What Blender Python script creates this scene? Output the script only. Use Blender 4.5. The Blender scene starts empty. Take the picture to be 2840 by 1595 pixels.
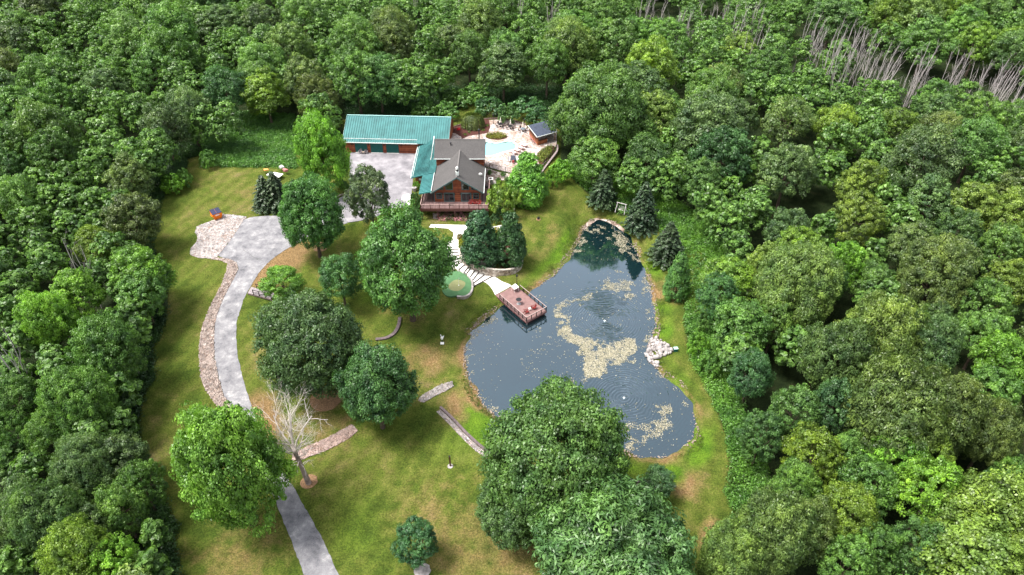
import bpy, bmesh, math, random
import numpy as np
from mathutils import Vector, Matrix
from mathutils.geometry import delaunay_2d_cdt

C = bpy.context.scene.collection
SC = bpy.context.scene
PI = math.pi
# ------------------------------------------------------------------ camera
TILT = math.radians(38.0)
CAM_H = 83.0
FPX = 1950 * 0.90704            # focal length in the 2576-px wide survey frame
cam_d = bpy.data.cameras.new("camera")
cam = bpy.data.objects.new("camera", cam_d)
C.objects.link(cam)
cam.location = (0, 0, CAM_H)
cam.rotation_euler = (PI / 2 - TILT, 0, 0)
cam_d.sensor_width = 36.0
cam_d.lens = 36.0 * 1950 / 2840
cam_d.clip_start = 1.0
cam_d.clip_end = 3000
SC.camera = cam
SC.render.resolution_x, SC.render.resolution_y = 1024, 575
# ------------------------------------------------------------------ sky and sun (soft overcast)
SUN_EL, SUN_AZ = math.radians(64), math.radians(-100)
w = bpy.data.worlds.new("World")
SC.world = w
w.use_nodes = True
nt = w.node_tree
bg = nt.nodes["Background"]
sky = nt.nodes.new("ShaderNodeTexSky")
sky.sky_type = 'NISHITA'
sky.sun_disc = False
sky.sun_elevation = SUN_EL
sky.sun_rotation = SUN_AZ
sky.air_density = 1.0
sky.dust_density = 4.0
sky.ozone_density = 1.0
hs = nt.nodes.new("ShaderNodeHueSaturation")
hs.inputs['Saturation'].default_value = 0.32
nt.links.new(sky.outputs[0], hs.inputs['Color'])
nt.links.new(hs.outputs[0], bg.inputs[0])
bg.inputs[1].default_value = 0.15
sd_ = bpy.data.lights.new("sun", 'SUN')
sd_.energy = 2.7
sd_.angle = math.radians(20)
sd_.color = (1.0, 0.96, 0.89)
sun = bpy.data.objects.new("sun", sd_)
C.objects.link(sun)
sdir = Vector((math.sin(SUN_AZ) * math.cos(SUN_EL), math.cos(SUN_AZ) * math.cos(SUN_EL), math.sin(SUN_EL)))
sun.rotation_euler = (-sdir).to_track_quat('-Z', 'Y').to_euler()
sun.location = (0, 0, 200)
SC.view_settings.view_transform = 'Standard'
SC.view_settings.look = 'None'
SC.view_settings.gamma = 1.0
SC.view_settings.exposure = 1.12
SC.cycles.max_bounces = 6
SC.cycles.diffuse_bounces = 3
SC.cycles.glossy_bounces = 3
SC.cycles.transmission_bounces = 4
SC.cycles.sample_clamp_indirect = 6
try:
    SC.cycles.use_denoising = True
    SC.cycles.denoiser = 'OPENIMAGEDENOISE'
except Exception:
    pass

# ------------------------------------------------------------------ survey: photo point + height -> ground point
def at(px, py, z):
    u = (px - 1288) / FPX
    v = (py - 723.6) / FPX
    t = (CAM_H - z) / (math.sin(TILT) + v * math.cos(TILT))
    return (u * t, t * (math.cos(TILT) - v * math.sin(TILT)))
def depth(x, y, z):
    return y * math.cos(TILT) + (CAM_H - z) * math.sin(TILT)
def Z1(x, y): return (816.3 + .25077 * x, 254.0 + .25077 * y)      # crops of the survey frame
def Z4(x, y): return (1070.3 + .22576 * x, 507.9 + .22576 * y)
def Z5(x, y): return (399.1 + .2883 * x, 399.1 + .2883 * y)
def Z6(x, y): return (1142.9 + .46397 * x, 507.9 + .46397 * y)

# ------------------------------------------------------------------ materials
MATS = {}
def mat(name, col=(.5, .5, .5), rough=.7, metal=0., spec=.3, noise=None, bump=None, build=None):
    """noise = (scale, amount) mottles the colour, bump = (scale, strength, distance)."""
    if name in MATS: return MATS[name]
    m = bpy.data.materials.new(name)
    m.use_nodes = True
    n, l = m.node_tree.nodes, m.node_tree.links
    b = n["Principled BSDF"]
    b.inputs['Base Color'].default_value = (*col, 1)
    b.inputs['Roughness'].default_value = rough
    b.inputs['Metallic'].default_value = metal
    b.inputs['Specular IOR Level'].default_value = spec
    tc = n.new('ShaderNodeTexCoord')
    if noise:
        t = n.new('ShaderNodeTexNoise'); t.inputs['Scale'].default_value = noise[0]; t.inputs['Detail'].default_value = 6
        l.new(tc.outputs['Object'], t.inputs['Vector'])
        r = n.new('ShaderNodeMapRange'); r.inputs[1].default_value = .3; r.inputs[2].default_value = .7
        r.inputs[3].default_value = 1 - noise[1]; r.inputs[4].default_value = 1 + noise[1]
        l.new(t.outputs[0], r.inputs[0])
        mx = n.new('ShaderNodeMix'); mx.data_type = 'RGBA'; mx.blend_type = 'MULTIPLY'; mx.inputs[0].default_value = 1
        mx.inputs[6].default_value = (*col, 1)
        l.new(r.outputs[0], mx.inputs[7]); l.new(mx.outputs[2], b.inputs['Base Color'])
    if bump:
        t = n.new('ShaderNodeTexNoise'); t.inputs['Scale'].default_value = bump[0]; t.inputs['Detail'].default_value = 4
        l.new(tc.outputs['Object'], t.inputs['Vector'])
        bp = n.new('ShaderNodeBump'); bp.inputs['Strength'].default_value = bump[1]; bp.inputs['Distance'].default_value = bump[2]
        l.new(t.outputs[0], bp.inputs['Height']); l.new(bp.outputs[0], b.inputs['Normal'])
    if build: build(m, n, l, b, tc)
    MATS[name] = m
    return m
def math_node(n, l, op, a, b=None, c=None):
    k = n.new('ShaderNodeMath'); k.operation = op
    for i, v in enumerate((a, b, c)):
        if v is None: continue
        if isinstance(v, (int, float)): k.inputs[i].default_value = v
        else: l.new(v, k.inputs[i])
    return k.outputs[0]
def ramp(n, l, src, stops):
    r = n.new('ShaderNodeValToRGB')
    e = r.color_ramp.elements
    while len(e) > 1: e.remove(e[-1])
    e[0].position = stops[0][0]; e[0].color = (*stops[0][1], 1)
    for p, c in stops[1:]:
        k = e.new(p); k.color = (*c, 1)
    l.new(src, r.inputs[0])
    return r.outputs[0]
def noise_node(n, l, vec, scale, detail=5, rough=.55, dist=0):
    t = n.new('ShaderNodeTexNoise'); t.inputs['Scale'].default_value = scale
    t.inputs['Detail'].default_value = detail; t.inputs['Roughness'].default_value = rough
    t.inputs['Distortion'].default_value = dist
    l.new(vec, t.inputs['Vector'])
    return t.outputs[0]
def mix(n, l, f, a, b, blend='MIX'):
    mx = n.new('ShaderNodeMix'); mx.data_type = 'RGBA'; mx.blend_type = blend
    if isinstance(f, (int, float)): mx.inputs[0].default_value = f
    else: l.new(f, mx.inputs[0])
    for i, v in ((6, a), (7, b)):
        if isinstance(v, tuple): mx.inputs[i].default_value = (*v, 1)
        else: l.new(v, mx.inputs[i])
    return mx.outputs[2]
def bump_node(n, l, b, h, strength, dist):
    bp = n.new('ShaderNodeBump'); bp.inputs['Strength'].default_value = strength; bp.inputs['Distance'].default_value = dist
    l.new(h, bp.inputs['Height']); l.new(bp.outputs[0], b.inputs['Normal'])

def m_ground(m, n, l, b, tc):
    o = tc.outputs['Object']
    big = noise_node(n, l, o, .10, 4, .6)
    mid = noise_node(n, l, o, .42, 6, .65)
    fine = noise_node(n, l, o, 3.2, 8, .75)
    grit = noise_node(n, l, o, 14, 3, .7)
    s = math_node(n, l, 'ADD', math_node(n, l, 'MULTIPLY', big, .42), math_node(n, l, 'MULTIPLY', mid, .38))
    s = math_node(n, l, 'ADD', s, math_node(n, l, 'MULTIPLY', fine, .20))
    lawn = ramp(n, l, s, [(.36, (.042, .074, .012)), (.44, (.074, .112, .017)), (.51, (.112, .142, .025)), (.57, (.160, .162, .044)), (.65, (.215, .170, .085))])
    # mowing passes: faint lighter and darker swaths
    sep = n.new('ShaderNodeSeparateXYZ'); l.new(o, sep.inputs[0])
    at_ = n.new('ShaderNodeAttribute'); at_.attribute_name = 'zone'
    z = n.new('ShaderNodeSeparateColor'); l.new(at_.outputs['Color'], z.inputs[0])
    sw = math_node(n, l, 'ADD', math_node(n, l, 'MULTIPLY', sep.outputs[0], .80), math_node(n, l, 'MULTIPLY', sep.outputs[1], -.33))
    sw = math_node(n, l, 'ADD', sw, math_node(n, l, 'MULTIPLY', big, 5))
    sw = math_node(n, l, 'SINE', math_node(n, l, 'MULTIPLY', sw, 2.6))
    sw = math_node(n, l, 'MULTIPLY_ADD', sw, .11, 1.0)
    cmb = n.new('ShaderNodeCombineColor'); [l.new(sw, cmb.inputs[i]) for i in range(3)]
    lawn = mix(n, l, 1.0, lawn, cmb.outputs[0], 'MULTIPLY')
    dry = ramp(n, l, fine, [(.3, (.15, .085, .035)), (.5, (.26, .17, .08)), (.7, (.38, .27, .15))])
    lush = ramp(n, l, mid, [(.3, (.055, .13, .012)), (.7, (.14, .24, .022))])
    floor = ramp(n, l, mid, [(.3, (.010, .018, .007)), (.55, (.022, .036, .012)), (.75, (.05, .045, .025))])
    def edge(ch, k=.9):
        e = math_node(n, l, 'ADD', ch, math_node(n, l, 'MULTIPLY', math_node(n, l, 'SUBTRACT', mid, .5), k))
        r = n.new('ShaderNodeMapRange'); r.inputs[1].default_value = .25; r.inputs[2].default_value = .75; l.new(e, r.inputs[0])
        return r.outputs[0]
    col = mix(n, l, edge(z.outputs[1]), lawn, dry)
    col = mix(n, l, edge(z.outputs[2]), col, lush)
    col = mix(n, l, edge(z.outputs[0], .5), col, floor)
    gg = ramp(n, l, noise_node(n, l, o, 4.5, 3, .8), [(.34, (.50, .53, .50)), (.66, (1.46, 1.42, 1.38))])
    col = mix(n, l, 1.0, col, gg, 'MULTIPLY')
    l.new(col, b.inputs['Base Color'])
    b.inputs['Roughness'].default_value = .95
    b.inputs['Specular IOR Level'].default_value = .1
    h = math_node(n, l, 'ADD', grit, math_node(n, l, 'MULTIPLY', fine, 1.6))
    bump_node(n, l, b, h, .8, .25)
M_GROUND = mat('lawn_and_soil', build=m_ground)

def m_asphalt(m, n, l, b, tc):
    o = tc.outputs['Object']
    a = noise_node(n, l, o, .5, 8, .72, .15)
    f = noise_node(n, l, o, 6, 6, .8)
    s = math_node(n, l, 'ADD', math_node(n, l, 'MULTIPLY', a, .7), math_node(n, l, 'MULTIPLY', f, .3))
    c = ramp(n, l, s, [(.36, (.085, .083, .092)), (.45, (.165, .162, .175)), (.55, (.245, .24, .25)), (.64, (.40, .385, .38))])
    v = n.new('ShaderNodeTexVoronoi'); v.feature = 'DISTANCE_TO_EDGE'; v.inputs['Scale'].default_value = .16
    wn = n.new('ShaderNodeTexNoise'); wn.inputs['Scale'].default_value = .5; l.new(o, wn.inputs['Vector'])
    mv = n.new('ShaderNodeMix'); mv.data_type = 'VECTOR'; mv.inputs[0].default_value = .16
    l.new(o, mv.inputs[4]); l.new(wn.outputs[1], mv.inputs[5]); l.new(mv.outputs[1], v.inputs['Vector'])
    cr = math_node(n, l, 'LESS_THAN', v.outputs['Distance'], .0035)
    c = mix(n, l, math_node(n, l, 'MULTIPLY', cr, .6), c, (.12, .12, .12))
    l.new(c, b.inputs['Base Color']); b.inputs['Roughness'].default_value = .85
    bump_node(n, l, b, f, .4, .03)
M_ASPH = mat('worn_asphalt', build=m_asphalt)
def m_stain(cs, sc=.5):
    def f(m, n, l, b, tc):
        o = tc.outputs['Object']
        a = noise_node(n, l, o, sc, 6, .7); c = ramp(n, l, a, cs)
        l.new(c, b.inputs['Base Color']); b.inputs['Roughness'].default_value = .85
        bump_node(n, l, b, noise_node(n, l, o, 12, 4, .7), .3, .02)
    return f
M_COURT = mat('court_concrete', build=m_stain([(.3, (.12, .115, .125)), (.46, (.20, .19, .205)), (.60, (.285, .27, .285)), (.74, (.42, .40, .41))], .35))
M_CONC = mat('pale_concrete', build=m_stain([(.3, (.62, .60, .57)), (.6, (.80, .78, .75))], .6))
def m_stones(cols, scale, bumpd=.08):
    def f(m, n, l, b, tc):
        o = tc.outputs['Object']
        v = n.new('ShaderNodeTexVoronoi'); v.inputs['Scale'].default_value = scale; l.new(o, v.inputs['Vector'])
        s = n.new('ShaderNodeSeparateColor'); l.new(v.outputs['Color'], s.inputs[0])
        c = ramp(n, l, s.outputs[0], cols)
        g = ramp(n, l, noise_node(n, l, o, .45, 4, .6), [(.35, (.75, .62, .52)), (.6, (1.1, 1.1, 1.1))])
        c = mix(n, l, 1, c, g, 'MULTIPLY')
        l.new(c, b.inputs['Base Color']); b.inputs['Roughness'].default_value = .9
        h = math_node(n, l, 'SUBTRACT', 1.0, v.outputs['Distance'])
        bump_node(n, l, b, h, 1.0, bumpd)
    return f
M_GRAVEL = mat('crushed_stone', build=m_stones([(0, (.20, .15, .135)), (.3, (.34, .28, .26)), (.7, (.47, .43, .42)), (1, (.64, .61, .60))], 2.6))
M_RIPRAP = mat('river_rock', build=m_stones([(0, (.13, .09, .075)), (.4, (.26, .195, .165)), (.75, (.37, .31, .28)), (1, (.52, .47, .44))], 2.2, .12))
M_PAVER = mat('patio_pavers', build=m_stones([(0, (.24, .185, .165)), (.5, (.40, .345, .325)), (1, (.54, .49, .475))], 2.6, .02))
M_WALLSTONE = mat('stacked_fieldstone', build=m_stones([(0, (.16, .13, .11)), (.5, (.33, .28, .24)), (1, (.50, .45, .40))], 3.0, .05))
M_MULCH = mat('bark_mulch', (.075, .026, .020), .95, noise=(9, .6), bump=(14, .8, .08))
M_STRAW = mat('dry_needle_mulch', (.26, .155, .085), .95, noise=(6, .45), bump=(14, .6, .06))

def leaf_mat(name, shade=1.0, trans=.28):
    m = bpy.data.materials.new(name); m.use_nodes = True
    n, l = m.node_tree.nodes, m.node_tree.links
    b = n["Principled BSDF"]
    oi = n.new('ShaderNodeObjectInfo')
    a = n.new('ShaderNodeAttribute'); a.attribute_name = 'rnd'
    s = n.new('ShaderNodeSeparateColor'); l.new(a.outputs['Color'], s.inputs[0])
    val = n.new('ShaderNodeMapRange'); val.inputs[3].default_value = .34 * shade; val.inputs[4].default_value = 1.95 * shade
    l.new(s.outputs[0], val.inputs[0])
    cc = n.new('ShaderNodeCombineColor'); [l.new(val.outputs[0], cc.inputs[i]) for i in range(3)]
    c = mix(n, l, 1, oi.outputs['Color'], cc.outputs[0], 'MULTIPLY')
    # twig groups a little yellower or bluer than their neighbours
    warm = mix(n, l, 1, c, (1.16, 1.06, .82), 'MULTIPLY')
    c2 = mix(n, l, s.outputs[1], c, warm)
    tc = n.new('ShaderNodeTexCoord')
    pn = noise_node(n, l, tc.outputs['Object'], .42, 3, .6)
    pv = ramp(n, l, pn, [(.35, (.68, .74, .80)), (.65, (1.34, 1.24, 1.05))])
    c2 = mix(n, l, 1, c2, pv, 'MULTIPLY')
    l.new(c2, b.inputs['Base Color'])
    b.inputs['Roughness'].default_value = .42
    b.inputs['Specular IOR Level'].default_value = .5
    t = n.new('ShaderNodeBsdfTranslucent'); l.new(mix(n, l, 1, c2, (1.1, 1.25, .6), 'MULTIPLY'), t.inputs[0])
    ms = n.new('ShaderNodeMixShader'); ms.inputs[0].default_value = trans
    l.new(b.outputs[0], ms.inputs[1]); l.new(t.outputs[0], ms.inputs[2])
    l.new(ms.outputs[0], n['Material Output'].inputs[0])
    return m
M_LEAF = leaf_mat('leaves')
M_NEEDLE = leaf_mat('needles', .66, .08)
M_BARK = mat('bark', (.10, .075, .055), .95, noise=(3, .4), bump=(8, .6, .05))
M_DEAD = mat('bleached_bark', (.56, .50, .47), .9, noise=(1.2, .3))
M_DEADGREY = mat('grey_dead_wood', (.40, .36, .35), .9, noise=(.6, .3))

def m_siding(m, n, l, b, tc):
    o = tc.outputs['Object']
    sep = n.new('ShaderNodeSeparateXYZ'); l.new(o, sep.inputs[0])
    fr = math_node(n, l, 'FRACT', math_node(n, l, 'MULTIPLY', sep.outputs[2], 1 / .24))
    h = math_node(n, l, 'POWER', math_node(n, l, 'ABSOLUTE', math_node(n, l, 'SUBTRACT', math_node(n, l, 'MULTIPLY', fr, 2), 1)), 3)
    h = math_node(n, l, 'SUBTRACT', 1.0, h)
    fl = math_node(n, l, 'FLOOR', math_node(n, l, 'MULTIPLY', sep.outputs[2], 1 / .24))
    wn = n.new('ShaderNodeTexWhiteNoise'); wn.noise_dimensions = '1D'; l.new(fl, wn.inputs['W'])
    a = noise_node(n, l, o, 1.3, 6, .7)
    s = math_node(n, l, 'ADD', math_node(n, l, 'MULTIPLY', wn.outputs['Value'], .35), math_node(n, l, 'MULTIPLY', a, .65))
    c = ramp(n, l, s, [(.25, (.13, .030, .015)), (.5, (.29, .075, .034)), (.75, (.46, .15, .065))])
    l.new(c, b.inputs['Base Color']); b.inputs['Roughness'].default_value = .6
    bump_node(n, l, b, h, 1.0, .10)
M_LOG = mat('stained_log_siding', build=m_siding)
def m_shingle(m, n, l, b, tc):
    o = tc.outputs['Object']
    g = ramp(n, l, noise_node(n, l, o, 5, 5, .75), [(.3, (.055, .052, .052)), (.7, (.115, .108, .106))])
    g2 = ramp(n, l, noise_node(n, l, o, .3, 4, .6), [(.3, (.88, .88, .88)), (.7, (1.14, 1.13, 1.12))])
    l.new(mix(n, l, 1, g, g2, 'MULTIPLY'), b.inputs['Base Color'])
    b.inputs['Roughness'].default_value = .85
    bump_node(n, l, b, noise_node(n, l, o, 9, 4, .7), .5, .03)
M_SHINGLE = mat('asphalt_shingles', build=m_shingle)
M_NAVY = mat('navy_shingles', (.055, .068, .10), .8, noise=(2.5, .25), bump=(9, .4, .03))
M_TEAL = mat('teal_standing_seam_metal', (.052, .172, .172), .5, .0, .2, noise=(.5, .22))
M_TEALTRIM = mat('teal_trim', (.06, .26, .25), .45)
M_GDOOR = mat('green_garage_door', (.006, .085, .075), .5, noise=(1.5, .12))
M_TRIM = mat('green_grey_window_trim', (.075, .12, .12), .6)
M_GLASS = mat('dark_window_glass', (.012, .016, .02), .06, 0, .9)
M_WHITE = mat('white_paint', (.80, .79, .77), .5, noise=(2, .05))
M_GUTTER = mat('gutter_enamel', (.72, .76, .74), .4)
M_BLACK = mat('black_enamel', (.018, .017, .018), .4)
M_DARKMETAL = mat('dark_metal', (.05, .05, .055), .45, .6)
M_STEEL = mat('galvanised_steel', (.45, .46, .47), .4, .7)
def m_planks(c1, c2, width, axis=0):
    def f(m, n, l, b, tc):
        o = tc.outputs['Object']
        sep = n.new('ShaderNodeSeparateXYZ'); l.new(o, sep.inputs[0])
        k = math_node(n, l, 'MULTIPLY', sep.outputs[axis], 1 / width)
        wn = n.new('ShaderNodeTexWhiteNoise'); wn.noise_dimensions = '1D'; l.new(math_node(n, l, 'FLOOR', k), wn.inputs['W'])
        a = noise_node(n, l, o, 2.0, 5, .7)
        s = math_node(n, l, 'ADD', math_node(n, l, 'MULTIPLY', wn.outputs['Value'], .45), math_node(n, l, 'MULTIPLY', a, .55))
        l.new(ramp(n, l, s, [(.25, c1), (.75, c2)]), b.inputs['Base Color']); b.inputs['Roughness'].default_value = .65
        g = math_node(n, l, 'GREATER_THAN', math_node(n, l, 'FRACT', k), .08)
        bump_node(n, l, b, g, .8, .02)
    return f
M_DECK = mat('composite_deck_boards', build=m_planks((.13, .080, .076), (.21, .135, .13), .28, 0))
M_DOCK = mat('pink_brown_dock_boards', build=m_planks((.30, .165, .15), (.44, .265, .245), .22, 0))
M_RAIL = mat('brown_rail_paint', (.085, .032, .028), .55, noise=(3, .2))
M_RAILCAP = mat('rail_cap', (.40, .28, .26), .6, noise=(3, .2))
M_BASEWALL = mat('tan_block_wall', build=m_stones([(0, (.36, .27, .16)), (.5, (.50, .40, .25)), (1, (.60, .50, .33))], 1.4, .02))
M_RED = mat('dark_red_stain', (.17, .022, .020), .55, noise=(6, .25))
M_REDCUSH = mat('red_cushion', (.48, .09, .09), .8, noise=(4, .2))
M_PINKCUSH = mat('faded_pink_cushion', (.50, .20, .19), .8, noise=(4, .2))
M_CREAM = mat('cream_canvas', (.78, .75, .66), .85)
M_ORANGE = mat('orange_enamel', (.86, .20, .008), .42, noise=(2.5, .12))
M_LID = mat('dark_blue_plastic_lid', (.030, .034, .075), .4, noise=(3, .2))
M_TIMBER = mat('weathered_timber', (.17, .13, .12), .85, noise=(3, .35), bump=(12, .5, .03))
M_GREYWOOD = mat('silver_grey_wood', (.50, .46, .45), .8, noise=(4, .2))
M_BARWOOD = mat('varnished_bar_wood', (.30, .10, .038), .5, noise=(3, .35))
M_TURF = mat('putting_turf', (.075, .17, .075), .95, noise=(1.2, .18), bump=(16, .3, .03))
M_TURFWORN = mat('worn_putting_turf', (.19, .20, .095), .95, noise=(1.0, .2), bump=(16, .3, .03))
M_POOL = mat('pool_plaster', (.50, .74, .82), .5)
M_STONE = mat('pale_limestone', (.33, .30, .29), .9, noise=(1.6, .45), bump=(5, .5, .06))
M_STONEDK = mat('brown_shore_stone', (.30, .235, .19), .9, noise=(1.6, .4), bump=(5, .5, .06))
M_FLOWER = mat('pink_flowers', (.55, .25, .26), .8)
M_FLOWERRED = mat('red_flowers', (.60, .03, .04), .8)
M_LILY = mat('floating_leaf', (.46, .40, .22), .7)

# ------------------------------------------------------------------ mesh helpers
class G:
    def __init__(s): s.v = []; s.f = []
    def add(s, vs, fs):
        o = len(s.v); s.v += [tuple(p) for p in vs]; s.f += [tuple(i + o for i in f) for f in fs]; return s
    def box(s, c, d, rot=0, tilt=0):
        x, y, z = d[0] / 2, d[1] / 2, d[2] / 2
        vs = [Vector((a * x, b * y, e * z)) for e in (-1, 1) for b in (-1, 1) for a in (-1, 1)]
        M = Matrix.Rotation(rot, 3, 'Z') @ Matrix.Rotation(tilt, 3, 'X')
        vs = [M @ p + Vector(c) for p in vs]
        return s.add(vs, [(0, 2, 3, 1), (4, 5, 7, 6), (0, 1, 5, 4), (2, 6, 7, 3), (0, 4, 6, 2), (1, 3, 7, 5)])
    def beam(s, a, b, wd, ht, up=(0, 0, 1)):
        a, b = Vector(a), Vector(b); d = (b - a).normalized(); up = Vector(up)
        if abs(d.dot(up)) > .98: up = Vector((0, 1, 0))
        sx = d.cross(up).normalized() * wd / 2; uz = sx.cross(d).normalized() * ht / 2
        vs = [p + i * sx + j * uz for p in (a, b) for j in (-1, 1) for i in (-1, 1)]
        return s.add(vs, [(0, 1, 3, 2), (4, 6, 7, 5), (0, 4, 5, 1), (2, 3, 7, 6), (0, 2, 6, 4), (1, 5, 7, 3)])
    def tube(s, a, b, r0, r1, k=8, caps=True):
        a, b = Vector(a), Vector(b); d = (b - a)
        if d.length < 1e-5: return s
        d.normalize(); u = d.orthogonal().normalized(); w_ = d.cross(u)
        vs = [p + (u * math.cos(t) + w_ * math.sin(t)) * r for p, r in ((a, r0), (b, r1)) for t in [2 * PI * i / k for i in range(k)]]
        fs = [(i, (i + 1) % k, k + (i + 1) % k, k + i) for i in range(k)]
        if caps: fs += [tuple(range(k))[::-1], tuple(range(k, 2 * k))]
        return s.add(vs, fs)
    def lathe(s, prof, c=(0, 0, 0), k=16):
        vs = [(c[0] + r * math.cos(2 * PI * i / k), c[1] + r * math.sin(2 * PI * i / k), c[2] + z) for r, z in prof for i in range(k)]
        fs = [(j * k + i, j * k + (i + 1) % k, (j + 1) * k + (i + 1) % k, (j + 1) * k + i) for j in range(len(prof) - 1) for i in range(k)]
        fs += [tuple(range(k))[::-1], tuple(range((len(prof) - 1) * k, len(prof) * k))]
        return s.add(vs, fs)
    def prism(s, poly, z0, z1):
        n_ = len(poly)
        z0s = z0 if hasattr(z0, '__len__') else [z0] * n_
        z1s = z1 if hasattr(z1, '__len__') else [z1] * n_
        vs = [(p[0], p[1], z0s[i]) for i, p in enumerate(poly)] + [(p[0], p[1], z1s[i]) for i, p in enumerate(poly)]
        return s.add(vs, [tuple(range(n_))[::-1], tuple(range(n_, 2 * n_))] + [(i, (i + 1) % n_, n_ + (i + 1) % n_, n_ + i) for i in range(n_)])
    def extrude(s, pts, dvec):
        n_ = len(pts); dvec = Vector(dvec)
        vs = [Vector(p) for p in pts]; vs += [p + dvec for p in vs]
        return s.add(vs, [tuple(range(n_))[::-1], tuple(range(n_, 2 * n_))] + [(i, (i + 1) % n_, n_ + (i + 1) % n_, n_ + i) for i in range(n_)])
    def slab(s, pts, th):
        p = [Vector(q) for q in pts]; nn = (p[1] - p[0]).cross(p[2] - p[0]).normalized()
        if nn.z < 0: nn = -nn
        return s.extrude(p, -nn * th)
    def blob(s, c, r, sx=1, sy=1, sz=1, seed=0, rough=.2):
        rr = random.Random(seed)
        bm = bmesh.new(); bmesh.ops.create_icosphere(bm, subdivisions=1, radius=1)
        vs = [(c[0] + v.co.x * r * sx * (1 + rr.uniform(-rough, rough)), c[1] + v.co.y * r * sy * (1 + rr.uniform(-rough, rough)), c[2] + v.co.z * r * sz * (1 + rr.uniform(-rough, rough))) for v in bm.verts]
        fs = [tuple(v.index for v in f.verts) for f in bm.faces]; bm.free()
        return s.add(vs, fs)
def fix_normals(me):
    bm = bmesh.new(); bm.from_mesh(me); bmesh.ops.recalc_face_normals(bm, faces=bm.faces); bm.to_mesh(me); bm.free()
def obj(name, g, m, parent=None, smooth=False):
    """one mesh object; with a parent the vertices are given in the world frame unless the parent stands at the origin"""
    me = bpy.data.meshes.new(name)
    off = parent_origin(parent)
    me.from_pydata([(p[0] - off[0], p[1] - off[1], p[2] - off[2]) for p in g.v], [], g.f)
    fix_normals(me)
    me.materials.append(m)
    if smooth: me.polygons.foreach_set('use_smooth', [True] * len(me.polygons))
    o = bpy.data.objects.new(name, me); C.objects.link(o)
    if parent is not None: o.parent = parent
    return o
ORIG = {}
def parent_origin(p):
    if p is None: return (0, 0, 0)
    if p.name in ORIG: return ORIG[p.name]
    return parent_origin(p.parent)
def tag(o, label=None, cat=None, group=None, kind=None):
    if label: o['label'] = label
    if cat: o['category'] = cat
    if group: o['group'] = group
    if kind: o['kind'] = kind
    return o
def thing(name, label, cat, loc=(0, 0, 0), rotz=0, group=None, local=False):
    o = bpy.data.objects.new(name, None); C.objects.link(o)
    o.empty_display_size = .3
    o.location = loc; o.rotation_euler = (0, 0, rotz)
    ORIG[o.name] = (0, 0, 0) if local else tuple(loc)
    return tag(o, label, cat, group)
KIDS = {}
def kids_of(o):
    return [c for c in C.objects if c.parent == o]
def dup(root, loc, rotz, label, group=None, tree=None, scale=None):
    r = root.copy(); C.objects.link(r); r.location = loc; r.rotation_euler = (0, 0, rotz)
    if scale: r.scale = scale
    r['label'] = label
    if group: r['group'] = group
    for ch, subs in tree:
        c = ch.copy(); C.objects.link(c); c.parent = r
        for g_ in subs:
            d = g_.copy(); C.objects.link(d); d.parent = c
    return r
def tree_of(root):
    return [(ch, kids_of(ch)) for ch in kids_of(root)]
def place_all(proto, spots, group=None):
    """spots: (location, rotation, label); the first moves the prototype itself"""
    tr = tree_of(proto)
    for i, (loc, rz, lab) in enumerate(spots):
        if i == 0:
            proto.location = loc; proto.rotation_euler = (0, 0, rz); proto['label'] = lab
            if group: proto['group'] = group
        else: dup(proto, loc, rz, lab, group, tr)
def big_mesh(name, V, F, m, cols=None, parent=None, smooth=False):
    """V (n,3) array, F (k,4) or (k,3) array"""
    me = bpy.data.meshes.new(name)
    V = np.asarray(V, np.float32); F = np.asarray(F, np.int32); k = F.shape[1]
    me.vertices.add(len(V)); me.vertices.foreach_set('co', V.ravel())
    me.loops.add(F.size); me.loops.foreach_set('vertex_index', F.ravel())
    me.polygons.add(len(F)); me.polygons.foreach_set('loop_start', np.arange(0, F.size, k, dtype=np.int32))
    try: me.polygons.foreach_set('loop_total', np.full(len(F), k, np.int32))
    except Exception: pass
    me.update(calc_edges=True)
    if smooth: me.polygons.foreach_set('use_smooth', np.ones(len(F), bool))
    if cols is not None:
        nm, dom, arr = cols
        a = me.color_attributes.new(nm, 'FLOAT_COLOR', dom) if dom == 'POINT' else me.attributes.new(nm, 'FLOAT_COLOR', dom)
        a.data.foreach_set('color', np.asarray(arr, np.float32).ravel())
    me.materials.append(m)
    if name is None: return me
    o = bpy.data.objects.new(name, me); C.objects.link(o)
    if parent: o.parent = parent
    return o

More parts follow.
